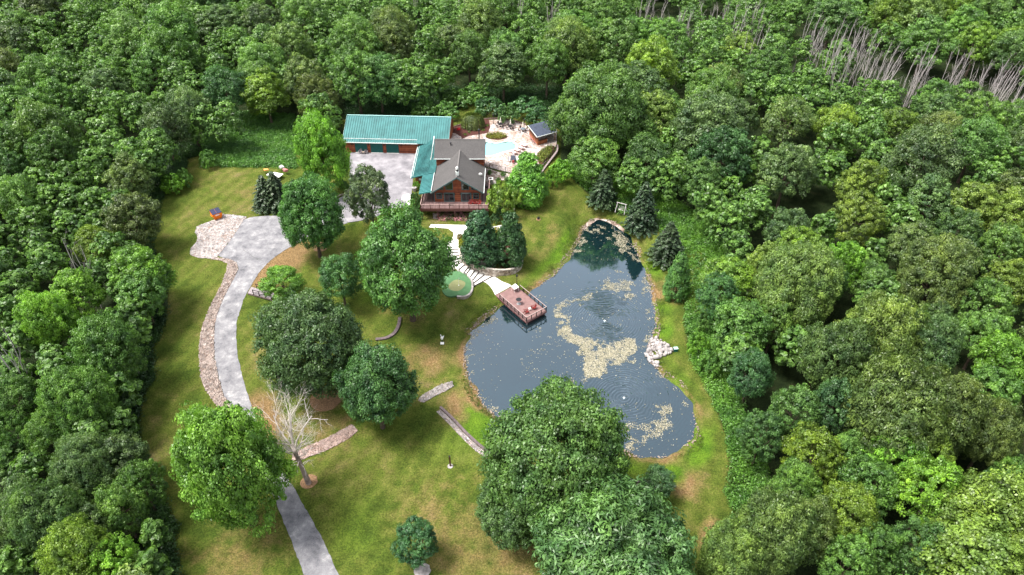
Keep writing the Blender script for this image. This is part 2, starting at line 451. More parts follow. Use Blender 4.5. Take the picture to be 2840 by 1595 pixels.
# ------------------------------------------------------------------ terrain
def W(pts, z):      # survey polygon -> ground polygon on a level
    return [at(px, py, z) for px, py in pts]
def seg_sd(poly, X, Y):
    """signed distance, negative inside"""
    P_ = np.array(poly); Q = np.roll(P_, -1, 0)
    d = np.full(X.shape, 1e9); ins = np.zeros(X.shape, bool)
    for (x0, y0), (x1, y1) in zip(P_, Q):
        ex, ey = x1 - x0, y1 - y0
        t = np.clip(((X - x0) * ex + (Y - y0) * ey) / (ex * ex + ey * ey + 1e-9), 0, 1)
        d = np.minimum(d, np.hypot(X - x0 - t * ex, Y - y0 - t * ey))
        c = ((y0 > Y) != (y1 > Y)) & (X < (x1 - x0) * (Y - y0) / (y1 - y0 + 1e-12) + x0)
        ins ^= c
    return np.where(ins, -d, d)
CTRL = [(1180,900,.35),(1480,548,.5),(1660,700,.4),(1750,1080,.35),(1290,1090,.3),(1100,860,1.0),(1050,950,.5),(1400,540,3.2),
 (1500,500,2.6),(1350,620,1.9),(1330,700,.8),(1700,950,.5),(1800,1080,.3),(960,430,5.3),(1000,360,5.3),(1280,360,5.4),(1340,430,5.4),
 (1400,480,4.0),(1262,520,3.6),(1140,560,2.9),(1160,600,2.8),(1130,640,2.6),(1240,700,.9),(900,540,5.0),(720,570,4.2),(650,570,4.0),
 (540,590,4.0),(500,470,4.5),(600,430,5),(430,700,3.0),(640,680,3.5),(600,800,2.5),(570,900,1.6),(590,990,.8),(400,900,2),(350,1100,1),
 (760,1180,-.6),(700,1120,-.3),(790,1400,-1.2),(600,1350,-1.2),(1000,1200,-1.0),(1200,1300,-1.0),(1050,1400,-1.2),(900,1000,.3),
 (820,800,1.5),(980,850,1.2),(800,620,3.0),(870,660,2.6),(1000,700,2.2),(1700,1300,-.8),(1650,1240,-.7),(600,250,6),(1300,200,5),
 (1900,300,4),(2300,500,3),(2300,900,2),(2300,1300,0),(200,300,5),(100,900,2),(200,1300,0),(1288,30,6),(300,30,6),(2400,30,6),
 (1750,560,2.2),(1850,700,1.5),(1170,1060,.3),(1120,1060,-.2),(1250,1120,.1),(1060,1150,-.8),(1130,1000,.4),(1200,800,.7),(1220,620,2.3),
 (1240,660,1.8),(1310,640,1.5),(1900,1000,.6),(1900,1300,-.5),(1560,1200,.0),(1600,1180,.2)]
CP = np.array([(*at(px, py, z), z) for px, py, z in CTRL])
POND_S = [Z6(*p) for p in [(735,122),(790,100),(860,120),(915,160),(950,200),(985,260),(1010,320),(1035,380),(1060,450),(1078,530),
 (1085,620),(1090,690),(1075,740),(1050,790),(1045,830),(1060,870),(1095,905),(1140,950),(1190,990),(1230,1030),(1270,1080),(1300,1130),
 (1312,1200),(1300,1270),(1270,1325),(1220,1360),(1150,1385),(1080,1390),(1000,1380),(900,1340),(700,1300),(500,1260),(310,1200),(240,1160),
 (180,1110),(130,1050),(85,970),(60,900),(50,830),(60,770),(90,710),(140,660),(190,615),(240,580),(330,535),(420,490),(480,440),(540,395),
 (590,340),(635,290),(665,240),(685,190),(700,150)]]
POND = W(POND_S, 0.0)
COURT_S = [(880,384),(1046,386),(1040,440),(1034,500),(1022,522),(990,524),(965,536),(940,548),(905,556),(875,560),(842,506),(872,488),(880,470)]
COURT = W(COURT_S, 5.3)
PATIO_S = [Z1(*p) for p in [(1270,388),(1370,385),(1450,350),(1640,320),(1660,260),(1650,195),(1760,185),(1900,205),(2020,245),(2060,290),
 (2330,300),(2330,430),(2290,520),(2190,645),(2150,720),(1990,735),(1860,722),(1620,660),(1560,560),(1250,500)]]
PATIO = W(PATIO_S, 5.4)
BED_S = [Z1(*p) for p in [(1245,300),(1300,265),(1380,240),(1500,205),(1600,185),(1650,190),(1662,260),(1642,322),(1450,352),(1370,388),(1250,392)]]
BED = W(BED_S, 5.4)
HOUSEPAD = [(-22.3, 136), (-19.3, 129.5), (-6.3, 129.5), (-4.8, 138), (-4.5, 147), (-15, 151), (-39.6, 152), (-39, 170), (-12, 170), (-5, 150)]
HOUSEPAD = [(-39.6, 150), (-22.3, 150), (-22.3, 136), (-19.3, 129.3), (-6.3, 129.3), (-4.6, 140), (-4.4, 150), (-14, 168), (-39, 170)]
WALKOUT = [(-20.5, 121.5), (-20.0, 128.2), (-4.0, 128.2), (-2.5, 122.5), (-6, 120.5), (-14, 119.5)]
POOL_S = [Z1(*p) for p in [(1560,415),(1618,410),(1655,418),(1700,425),(1750,424),(1800,412),(1860,405),(1900,420),(1925,458),(1905,488),(1840,505),(1780,520),(1720,540),(1660,555),(1610,552),(1565,545),(1545,480)]]
POOL = W(POOL_S, 5.4)
LAWN_S = [(440,1700),(430,1447),(425,1340),(436,1290),(385,1200),(352,1149),(352,1011),(389,950),(382,877),(419,810),(436,699),(386,629),
 (402,592),(409,558),(426,501),(476,463),(483,426),(503,418),(738,416),(880,400),(868,324),(1130,318),(1180,280),(1240,285),(1340,296),
 (1408,330),(1402,452),(1440,468),(1500,512),(1560,535),(1640,556),(1672,600),(1700,650),(1725,700),(1722,800),(1735,880),(1790,980),(1832,1080),(1842,1160),
 (1832,1210),(1850,1260),(1845,1340),(1790,1380),(1780,1700)]
LAWN = W(LAWN_S, 2.0)
fx = np.arange(-95, 95.01, .6); fy = np.arange(38, 206.01, .6)
xs = np.concatenate([np.array([-900, -700, -520, -400, -320, -270, -230, -200, -176, -156, -140, -128, -118, -110, -104, -99]), fx,
                     np.array([99, 104, 110, 118, 128, 140, 156, 176, 200, 230, 270, 320, 400, 520, 700, 900])])
ys = np.concatenate([np.array([-300, -150, -60, -10, 10, 20, 27, 32, 35.5]), fy, np.array([209, 214, 221, 230, 242, 257, 275, 300, 330, 370, 430, 520, 700, 1000])])
GX, GY = np.meshgrid(xs, ys)
def smooth01(t): t = np.clip(t, 0, 1); return t * t * (3 - 2 * t)
def vnoise(X, Y, s, seed):
    r = np.random.RandomState(seed); T = r.rand(64, 64)
    u, v = X / s + 1000, Y / s + 1000
    i, j = np.floor(u).astype(int), np.floor(v).astype(int); a, b_ = smooth01(u - i), smooth01(v - j)
    g = lambda p, q: T[p % 64, q % 64]
    return (g(i, j) * (1 - a) * (1 - b_) + g(i + 1, j) * a * (1 - b_) + g(i, j + 1) * (1 - a) * b_ + g(i + 1, j + 1) * a * b_) * 2 - 1
num = np.zeros(GX.shape); den = np.zeros(GX.shape)
for cx, cy, cz in CP:
    w_ = 1 / ((GX - cx) ** 2 + (GY - cy) ** 2 + 12.0) ** 1.7
    num += w_ * cz; den += w_
GZ = num / den + .12 * vnoise(GX, GY, 7, 3) + .05 * vnoise(GX, GY, 2.3, 4)
sd_lawn = seg_sd(LAWN, GX, GY)
GZ += np.where(sd_lawn > 0, np.clip(sd_lawn / 12, 0, 1) * .8 * vnoise(GX, GY, 14, 5), 0)
sd_pond = seg_sd(POND, GX, GY) + .45 * vnoise(GX, GY, 1.7, 6) + .3 * vnoise(GX, GY, 5, 8)
k = 1 - smooth01((sd_pond - .2) / 4.5)
GZ = np.where(sd_pond > -1, GZ * (1 - k) + .22 * k, GZ)
GZ = np.where(sd_pond < .6, np.minimum(.22, (sd_pond) * .42), GZ)
GZ = np.where(sd_pond < .6, np.maximum(GZ, -1.6), GZ)
def pad(poly, z, blend):
    global GZ
    k = 1 - smooth01(seg_sd(poly, GX, GY) / blend)
    GZ = GZ * (1 - k) + z * k
pad(HOUSEPAD, 5.27, 2.0); pad(COURT, 5.25, 2.5); pad(PATIO, 5.33, 1.6); pad(BED, 5.33, 2.5); pad(WALKOUT, 2.85, 1.1)
k = seg_sd(POOL, GX, GY) < -.35
GZ = np.where(k, 3.9, GZ)
ST = [((230,508),(368,508)),((228,533),(371,533)),((226,570),(376,560)),((222,630),(388,592)),((240,668),(405,622)),((262,695),(430,648)),((310,722),(440,652)),((372,757),(468,672)),((430,790),(505,690)),((460,797),(530,705)),((497,838),(580,725)),((533,865),(632,738)),((537,905),(730,757)),((548,935),(862,768))]
def step_z(i): return 2.88 - (i + .5) * (2.88 - .95) / (len(ST) - 1)
def carve(poly, z, m_=.7):
    global GZ
    GZ = np.where(seg_sd(poly, GX, GY) < m_, np.minimum(GZ, z), GZ)
for i_ in range(len(ST) - 1):
    z_ = step_z(i_); (a_, b_), (c_, d_) = ST[i_], ST[i_ + 1]
    carve([at(*Z4(*q_), z_) for q_ in (a_, b_, d_, c_)], z_ - .22)
GREEN_S = [Z4(*p) for p in [(215,800),(320,768),(400,788),(470,830),(508,880),(516,940),(500,1000),(440,1042),(350,1045),(250,1052),(190,1000),(180,880)]]
carve([at(px, py, 1.55) for px, py in GREEN_S], 1.35, .3)
def hz(x, y):
    """terrain height at one point or at arrays"""
    X = np.atleast_1d(np.asarray(x, float)); Y = np.atleast_1d(np.asarray(y, float))
    i = np.clip(np.searchsorted(xs, X) - 1, 0, len(xs) - 2); j = np.clip(np.searchsorted(ys, Y) - 1, 0, len(ys) - 2)
    a = np.clip((X - xs[i]) / (xs[i + 1] - xs[i]), 0, 1); b_ = np.clip((Y - ys[j]) / (ys[j + 1] - ys[j]), 0, 1)
    z = GZ[j, i] * (1 - a) * (1 - b_) + GZ[j, i + 1] * a * (1 - b_) + GZ[j + 1, i] * (1 - a) * b_ + GZ[j + 1, i + 1] * a * b_
    return float(z[0]) if np.ndim(x) == 0 else z
def on(px, py, up=0.0):
    """survey point -> where that sight line meets the ground (raised by up)"""
    z = 2.0
    for _ in range(12):
        x, y = at(px, py, z + up); z = .5 * z + .5 * hz(x, y)
    x, y = at(px, py, z + up)
    return Vector((x, y, z))
# bare, dry and lush spots of the lawn: survey x, y, radius in metres, amount
DRY = [(688,690,3.5,.8),(660,715,3,.7),(720,655,3,.6),(648,1010,2.2,.8),(668,1060,2.2,.7),(600,1330,7,.26),(1250,1395,9,.45),(1815,1315,1.7,.75),
 (1790,1345,1.2,.6),(1692,735,2.2,.75),(1684,700,1.8,.5),(1100,890,3.5,.35),(1060,900,3,.35),(1380,640,4,.35),(1420,590,4,.35),(760,640,4,.35),
 (1150,1010,3,.4),(1180,990,2.5,.5),(1170,1040,2,.4),(820,1050,4,.45),(1180,880,1.6,.5),(1350,720,2,.5),(1390,690,2,.5),(1000,1230,7,.22),
 (470,440,3,.3),(640,515,4,.35),(700,900,2,.3),(1700,1170,2,.6),(1730,1200,2,.6),(1640,730,1.4,.4),(400,1040,5,.2),(560,1420,6,.22),(980,780,4,.25)]
LUSH = [(1420,640,2.5,.6),(1450,600,2.5,.6),(1390,680,2.5,.55),(1640,660,1.8,.7),(1655,760,1.6,.8),(1665,820,1.6,.8),(1690,960,1.8,.7),
 (1740,1060,1.8,.7),(1760,1120,1.8,.7),(1700,1175,1.6,.6),(1200,1100,4,.35),(1170,1060,3,.35),(920,760,3,.35),(950,740,2.5,.35),
 (1330,735,2.2,.5),(900,1350,4,.3),(860,1250,4,.25),(1560,1170,3,.4),(1240,1090,1.5,.5),(1210,1060,1.5,.5),(480,750,4,.3),(1020,1180,5,.2)]
dry = np.zeros(GX.shape); lush = np.zeros(GX.shape)
for L_, A_ in ((DRY, dry), (LUSH, lush)):
    for px, py, r, am in L_:
        x, y = at(px, py, 1.5)
        A_ += am * np.exp(-((GX - x) ** 2 + (GY - y) ** 2) / (2 * r * r))
shore = np.clip(1 - np.abs(sd_pond - .5) / .9, 0, 1)
dry += shore * .55
lush += np.clip(1 - np.abs(sd_pond - 2.6) / 1.8, 0, 1) * .38
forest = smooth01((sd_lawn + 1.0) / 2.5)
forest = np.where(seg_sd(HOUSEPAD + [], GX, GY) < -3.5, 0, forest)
wet = sd_pond < 0
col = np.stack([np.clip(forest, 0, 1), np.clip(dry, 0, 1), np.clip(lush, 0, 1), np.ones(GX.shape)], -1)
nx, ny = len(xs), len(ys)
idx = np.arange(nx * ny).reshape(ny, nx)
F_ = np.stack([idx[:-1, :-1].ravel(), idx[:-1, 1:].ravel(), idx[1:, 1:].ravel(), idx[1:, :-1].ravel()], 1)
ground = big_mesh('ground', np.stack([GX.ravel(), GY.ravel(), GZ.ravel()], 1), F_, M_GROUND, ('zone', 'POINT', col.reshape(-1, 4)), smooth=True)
tag(ground, 'mown lawn and soil of the clearing and the woods', kind='structure')

def resample(poly, step, closed=True):
    out = []; n_ = len(poly)
    for i in range(n_ if closed else n_ - 1):
        a, b_ = Vector(poly[i][:2]), Vector(poly[(i + 1) % n_][:2])
        k_ = max(1, int(math.ceil((b_ - a).length / step)))
        out += [tuple(a.lerp(b_, j / k_)) for j in range(k_)]
    if not closed: out.append(tuple(poly[-1][:2]))
    return out
def catmull(pts, closed=True, sub=4):
    n_ = len(pts); out = []
    rng = range(n_) if closed else range(n_ - 1)
    for i in rng:
        p0 = pts[(i - 1) % n_] if closed or i > 0 else pts[i]
        p1, p2 = pts[i], pts[(i + 1) % n_]
        p3 = pts[(i + 2) % n_] if closed or i + 2 < n_ else p2
        for j in range(sub):
            t = j / sub
            out.append(tuple(.5 * (2 * p1[k_] + (p2[k_] - p0[k_]) * t + (2 * p0[k_] - 5 * p1[k_] + 4 * p2[k_] - p3[k_]) * t * t + (3 * p1[k_] - p0[k_] - 3 * p2[k_] + p3[k_]) * t ** 3) for k_ in range(len(p1))))
    if not closed: out.append(tuple(pts[-1]))
    return out
def sheet(name, poly, m, off=.04, step=.6, flat=None, holes=(), rag=0, seed=1, label=None, kind='structure', parent=None):
    """a surface lying on the terrain, cut to an outline"""
    rr = random.Random(seed)
    ring = resample(poly, step)
    if rag: ring = [(x + rr.uniform(-rag, rag), y + rr.uniform(-rag, rag)) for x, y in ring]
    P_ = np.array(ring); x0, y0 = P_.min(0); x1, y1 = P_.max(0)
    gx = fx[(fx > x0) & (fx < x1)]; gy = fy[(fy > y0) & (fy < y1)]
    QX, QY = np.meshgrid(gx, gy)
    if QX.size:
        s_ = seg_sd(ring, QX, QY); keep = s_ < -.22
        for h_ in holes: keep &= seg_sd(h_, QX, QY) > .22
        inner = list(zip(QX[keep], QY[keep]))
    else: inner = []
    vs = [Vector(p) for p in ring]; cons = [tuple(range(len(ring)))]
    for h_ in holes:
        hr = resample(h_, step); b_ = len(vs); vs += [Vector(p) for p in hr]; cons.append(tuple(range(b_, b_ + len(hr))))
    vs += [Vector(p) for p in inner]
    edges = [(c_[i], c_[(i + 1) % len(c_)]) for c_ in cons for i in range(len(c_))]
    ov, _, of, *_r = delaunay_2d_cdt(vs, edges, [], 0, 1e-4)
    V = np.array([(v.x, v.y) for v in ov])
    Fs = np.array([f for f in of if len(f) == 3])
    cen = V[Fs].mean(1)
    ok = seg_sd(ring, cen[:, 0], cen[:, 1]) < 0
    for h_ in holes: ok &= seg_sd(h_, cen[:, 0], cen[:, 1]) > 0
    Fs = Fs[ok]
    zz = np.full(len(V), flat) if flat is not None else hz(V[:, 0], V[:, 1]) + off
    a_, b2, c2 = V[Fs[:, 0]], V[Fs[:, 1]], V[Fs[:, 2]]
    cr = (b2[:, 0] - a_[:, 0]) * (c2[:, 1] - a_[:, 1]) - (b2[:, 1] - a_[:, 1]) * (c2[:, 0] - a_[:, 0])
    Fs[cr < 0] = Fs[cr < 0][:, ::-1]
    o = big_mesh(name, np.column_stack([V, zz]), Fs, m, smooth=True, parent=parent)
    if kind: o['kind'] = kind
    if label: o['label'] = label
    return o
def drape_poly(pts):        # survey outline -> ground outline following the terrain
    return [tuple(on(px, py)[:2]) for px, py in pts]
# ------------------------------------------------------------------ pond water
FOUNT = [at(*Z6(815, 645), 0), at(*Z6(920, 1062), 0)]
def m_water(m, n, l, b, tc):
    o = tc.outputs['Object']
    h = None
    for (cx, cy), kk in zip(FOUNT, (13.5, 12.5)):
        vd = n.new('ShaderNodeVectorMath'); vd.operation = 'DISTANCE'
        wob = n.new('ShaderNodeTexNoise'); wob.inputs['Scale'].default_value = .35; l.new(o, wob.inputs['Vector'])
        l.new(o, vd.inputs[0]); vd.inputs[1].default_value = (cx, cy, 0)
        d = math_node(n, l, 'ADD', vd.outputs['Value'], math_node(n, l, 'MULTIPLY', wob.outputs[0], 1.3))
        s = math_node(n, l, 'SINE', math_node(n, l, 'MULTIPLY', d, kk))
        r = n.new('ShaderNodeMapRange'); r.inputs[1].default_value = 0; r.inputs[2].default_value = 15; r.inputs[3].default_value = 1; r.inputs[4].default_value = 0
        r.interpolation_type = 'SMOOTHSTEP'; l.new(d, r.inputs[0])
        am = noise_node(n, l, o, .9, 4, .7); s = math_node(n, l, 'MULTIPLY', s, math_node(n, l, 'MULTIPLY', r.outputs[0], math_node(n, l, 'MULTIPLY_ADD', am, 3.2, -.9)))
        h = s if h is None else math_node(n, l, 'ADD', h, s)
    fine = noise_node(n, l, o, 3.0, 3, .5)
    h = math_node(n, l, 'ADD', math_node(n, l, 'MULTIPLY', h, .5), math_node(n, l, 'MULTIPLY', fine, .03))
    bp = n.new('ShaderNodeBump'); bp.inputs['Strength'].default_value = 1.0; bp.inputs['Distance'].default_value = .06
    l.new(h, bp.inputs['Height'])
    murk = ramp(n, l, noise_node(n, l, o, .05, 3), [(.3, (.0035, .014, .017)), (.7, (.006, .020, .025))])
    df = n.new('ShaderNodeBsdfDiffuse'); l.new(murk, df.inputs[0])
    gl = n.new('ShaderNodeBsdfGlossy'); gl.inputs['Roughness'].default_value = .035; gl.inputs[0].default_value = (.78, .90, 1, 1)
    l.new(bp.outputs[0], gl.inputs['Normal'])
    fr = n.new('ShaderNodeFresnel'); fr.inputs[0].default_value = 1.333; l.new(bp.outputs[0], fr.inputs['Normal']); frk = n.new('ShaderNodeMath'); frk.operation = 'MULTIPLY'; frk.use_clamp = True; frk.inputs[1].default_value = 8.5; l.new(fr.outputs[0], frk.inputs[0])
    ms = n.new('ShaderNodeMixShader'); l.new(frk.outputs[0], ms.inputs[0]); l.new(df.outputs[0], ms.inputs[1]); l.new(gl.outputs[0], ms.inputs[2])
    l.new(ms.outputs[0], n['Material Output'].inputs[0])
M_WATER = mat('pond_water', build=m_water)
wp = [(x, y) for x, y in POND]
cx, cy = sum(p[0] for p in wp) / len(wp), sum(p[1] for p in wp) / len(wp)
# the water lies level and runs a little way under the banks
bank = []
for i in range(len(wp)):
    a, b_ = Vector(wp[i - 1]), Vector(wp[(i + 1) % len(wp)]); t = (b_ - a).normalized(); nrm = Vector((t.y, -t.x))
    q = Vector(wp[i]) + nrm * .8
    if seg_sd(wp, np.array([q.x]), np.array([q.y]))[0] < 0: q = Vector(wp[i]) - nrm * .8
    bank.append(tuple(q))
water = obj('pond_water', G().add([(x, y, 0.0) for x, y in bank], [tuple(range(len(bank)))]), M_WATER)
tag(water, 'blue-grey pond water with two rings of ripples', kind='structure')
if water.data.polygons[0].normal.z < 0: water.data.flip_normals()

# ------------------------------------------------------------------ drive, court, gravel
ROAD_S = [Z5(1130, 540), Z5(1040, 503), Z5(880, 505), Z5(750, 530), Z5(690, 620), Z5(600, 750), Z5(520, 850), Z5(620, 880), Z5(680, 910), Z5(695, 970),
 Z5(650, 1060), Z5(600, 1150), Z5(550, 1260), Z5(510, 1360), (540, 816), (538, 850), (540, 900), (550, 950), (563, 995), (580, 1040), (610, 1100), (645, 1165),
 (672, 1215), (691, 1253), (701, 1283), (731, 1357), (765, 1446), (800, 1530), (840, 1640), (975, 1640), (905, 1540), (849, 1441), (815, 1363), (781, 1303), (738, 1226), (708, 1182), (680, 1130),
 (650, 1065), (627, 1005), (614, 961), (599, 900), (594, 850), (597, 803), (601, 794), (612, 756), (627, 728), (644, 699), (658, 679), (681, 656),
 (716, 630), (752, 611), (800, 584), (845, 568), (875, 562), (862, 535), (843, 506), (800, 522), (760, 540)]
road = sheet('driveway', drape_poly(catmull(ROAD_S, True, 2)), M_ASPH, .05, rag=.07, label='worn grey asphalt drive curving through the lawn')
court = sheet('garage_court', COURT, M_COURT, .075, label='pale stained concrete court before the garage doors')
GRAVEL_S = [Z5(*p) for p in [(560, 487), (640, 490), (770, 512), (750, 530), (690, 620), (600, 750), (520, 850), (480, 875), (340, 868), (272, 840), (280, 790), (330, 730), (345, 690), (320, 650), (335, 595), (420, 560), (470, 545)]]
gravel = sheet('gravel_pad', drape_poly(GRAVEL_S), M_GRAVEL, .07, rag=.12, label='pale crushed stone parking pad')
STRIP_S = [Z5(490, 862), Z5(620, 880), Z5(680, 910), Z5(695, 970), Z5(650, 1060), Z5(600, 1150), Z5(550, 1260), Z5(510, 1360), (540, 816), (538, 850), (540, 900), (550, 950), (563, 995), (590, 1040),
 (560, 1040), (523, 991), (513, 971), (505, 950), (500, 883), (506, 833), (510, 816), (518.6, 797), (531.6, 765), (549, 733), (560, 710), (570.5, 681.5), (572, 664), (555, 656), (530, 652)]
strip = sheet('stone_drain_strip', drape_poly(STRIP_S), M_RIPRAP, .075, rag=.1, label='brown river-rock drain strip beside the drive')
SWALE1_S = [(733, 1160), (738, 1140), (770, 1125), (810, 1108), (850, 1088), (885, 1068), (900, 1085), (880, 1103), (840, 1125), (800, 1142), (762, 1156)]
SWALE2_S = [(1052, 1008), (1060, 996), (1085, 982), (1110, 968), (1138, 960), (1142, 972), (1120, 985), (1092, 998), (1066, 1014)]
swale1 = sheet('stone_swale', drape_poly(SWALE1_S), M_RIPRAP, .06, rag=.1, label='pinkish stone swale crossing the lawn by the dead tree')
swale2 = sheet('pale_stone_swale', drape_poly(SWALE2_S), M_GRAVEL, .06, rag=.1, label='white stone swale draining towards the pond')
HEAD_S = [Z6(*p) for p in [(700, 148), (712, 118), (735, 95), (780, 88), (840, 100), (890, 122), (925, 155), (915, 168), (870, 135), (800, 112), (750, 115), (722, 135), (708, 160)]]
sheet('shore_gravel', drape_poly(HEAD_S), M_RIPRAP, .05, rag=.06, label='gravel bank around the head of the pond')
PATHTOP_S = [Z4(*p) for p in [(60, 255), (470, 262), (560, 262), (700, 285), (790, 275), (850, 262), (860, 285), (800, 312), (700, 300), (520, 300), (475, 310), (440, 350), (385, 395), (366, 440), (366, 506), (230, 506), (238, 472), (285, 430), (312, 385), (312, 345), (250, 300), (120, 290), (40, 288)]]
sheet('walkout_path', drape_poly(PATHTOP_S), M_CONC, .07, label='white concrete path below the house deck')
PATHLOW_S = [Z4(*p) for p in [(640, 885), (700, 848), (762, 820), (800, 856), (860, 895), (930, 920), (960, 938), (870, 990), (775, 1040), (762, 1010), (735, 965), (700, 925), (665, 900)]]
sheet('dock_path', drape_poly(PATHLOW_S), M_CONC, .07, label='white concrete path from the steps to the dock')
SIDEWALK_S = [Z1(*p) for p in [(770, 985), (785, 950), (830, 935), (862, 940), (866, 985), (860, 1060), (845, 1110), (820, 1105), (822, 1040), (818, 1010), (785, 1010)]]
sheet('court_walk', drape_poly(SIDEWALK_S), M_CONC, .10, label='rounded concrete walk at the corner of the court')
sheet('patio', PATIO, M_PAVER, .0, flat=5.40, holes=[[p for p in POOL]], label='pale paved pool patio')
coping = [tuple(Vector(p)) for p in POOL]
sheet('patio_bed_mulch', BED, M_MULCH, 0, flat=5.46, label='dark red mulch bed under the weeping shrub')
ROCKB_S = [Z1(*p) for p in [(1268, 322), (1310, 325), (1372, 362), (1376, 392), (1262, 392)]]
sheet('patio_rock_bed', W(ROCKB_S, 5.5), M_GRAVEL, 0, flat=5.51, label='white rock bed beside the garage end')
AC_S = [Z1(*p) for p in [(1610, 668), (1700, 700), (1860, 735), (1860, 790), (1760, 800), (1700, 840), (1640, 850), (1612, 800)]]
sheet('side_yard_gravel', drape_poly(AC_S), M_GRAVEL, .05, label='gravel side yard beside the house')
FRONTBED_S = [(1088, 527), (1215, 527), (1206, 548), (1180, 556), (1090, 552)]
sheet('front_bed_mulch', drape_poly(FRONTBED_S), M_RIPRAP, .06, label='stone mulch bed under the house deck')
BEDTREES_S = [Z4(*p) for p in [(375, 545), (420, 450), (520, 380), (700, 340), (860, 330), (1000, 420), (1065, 560), (1072, 640), (1040, 705), (940, 735), (830, 735), (700, 715), (600, 690), (480, 640), (400, 590)]]
sheet('terrace_mulch', drape_poly(BEDTREES_S), M_MULCH, .07, label='dark mulch bed of the two pyramidal trees')
for nm, px, py, r, mt, lb in [('tree_mulch_ring', 777, 1212, 1.25, M_STRAW, 'straw mulch ring around the dead tree'), ('tree_mulch_ring', 820, 1003, 2.6, M_STRAW, 'brown mulch ring under the broad dark oak'),
                              ('tree_mulch_ring', 1062, 1436, 1.1, M_STONE, 'pale stone ring around the small tree'), ('tree_mulch_ring', 806, 622, 1.6, M_STRAW, 'mulch ring by the leaning lawn tree'),
                              ('tree_mulch_ring', 1328, 497, 3.3, M_GRAVEL, 'stone ring around the bright pyramidal tree')]:
    p = on(px, py)
    sheet(nm, [(p.x + r * math.cos(a) * random.Random(i).uniform(.85, 1.1), p.y + r * math.sin(a)) for i, a in enumerate([2 * PI * k_ / 18 for k_ in range(18)])], mt, .055, step=.5, label=lb)

# ------------------------------------------------------------------ countless small things lying about: stuff
def rocks(name, poly, nmax, r0, r1, m, label, seed=1, dens=None, squash=.6):
    rs = np.random.RandomState(seed)
    P_ = np.array(poly); lo, hi = P_.min(0), P_.max(0)
    X = rs.uniform(lo[0], hi[0], nmax * 6); Y = rs.uniform(lo[1], hi[1], nmax * 6)
    ok = seg_sd(poly, X, Y) < 0 if dens is None else dens(X, Y)
    X, Y = X[ok][:nmax], Y[ok][:nmax]
    Zz = hz(X, Y); n_ = len(X)
    o6 = np.array([(1, 0, 0), (0, 1, 0), (-1, 0, 0), (0, -1, 0), (0, 0, 1), (0, 0, -1)], float)
    fc = np.array([(0, 1, 4), (1, 2, 4), (2, 3, 4), (3, 0, 4), (1, 0, 5), (2, 1, 5), (3, 2, 5), (0, 3, 5)])
    r = rs.uniform(r0, r1, n_) * rs.uniform(.6, 1.2, n_)
    a = rs.uniform(0, 2 * PI, n_)
    V = o6[None] * (r[:, None, None]) * rs.uniform(.6, 1.25, (n_, 6, 3))
    ca, sa = np.cos(a)[:, None], np.sin(a)[:, None]
    x, y = V[..., 0] * ca - V[..., 1] * sa, V[..., 0] * sa + V[..., 1] * ca
    V = np.stack([x + X[:, None], y + Y[:, None], V[..., 2] * squash + Zz[:, None] + .08 + (r * squash * .3)[:, None]], -1)
    Fm = (fc[None] + (np.arange(n_) * 6)[:, None, None]).reshape(-1, 3)
    o = big_mesh(name, V.reshape(-1, 3), Fm, m)
    return tag(o, label, kind='stuff')
rocks('gravel_stones', drape_poly(GRAVEL_S), 5200, .05, .15, mat('gravel_stone', (.46, .43, .42), .9, noise=(1.5, .5)), 'loose white stones on the gravel pad', 2)
rocks('drain_stones', drape_poly(STRIP_S), 4800, .07, .2, mat('drain_stone', (.33, .27, .24), .9, noise=(1.5, .5)), 'rounded brown stones in the strip beside the drive', 3)
rocks('swale_stones', drape_poly(SWALE1_S), 1500, .06, .16, mat('swale_stone', (.38, .28, .25), .9, noise=(1.5, .5)), 'brown stones in the swale near the dead tree', 4)
rocks('swale_stones', drape_poly(SWALE2_S), 700, .06, .18, M_STONE, 'white stones in the short swale by the pond', 5)
SHB = POND + []
def near_shore(X, Y):
    s_ = seg_sd(POND, X, Y); q = vnoise(X, Y, 6, 21)
    return (np.abs(s_ - .45 * q - .2) < .55 + .3 * q) & (vnoise(X, Y, 3.5, 22) > -.35)
rocks('shore_stones', POND, 5200, .06, .22, M_STONEDK, 'brown stones scattered along the pond edge', 6, near_shore)
RUB = [Z6(*p) for p in [(1075, 745), (1110, 740), (1150, 775), (1185, 815), (1150, 830), (1110, 850), (1100, 900), (1060, 870), (1040, 835), (1045, 800)]]
rocks('boulder_heap', drape_poly(RUB), 170, .22, .62, M_STONE, 'pale boulders heaped at the pond inlet', 7, squash=.9)

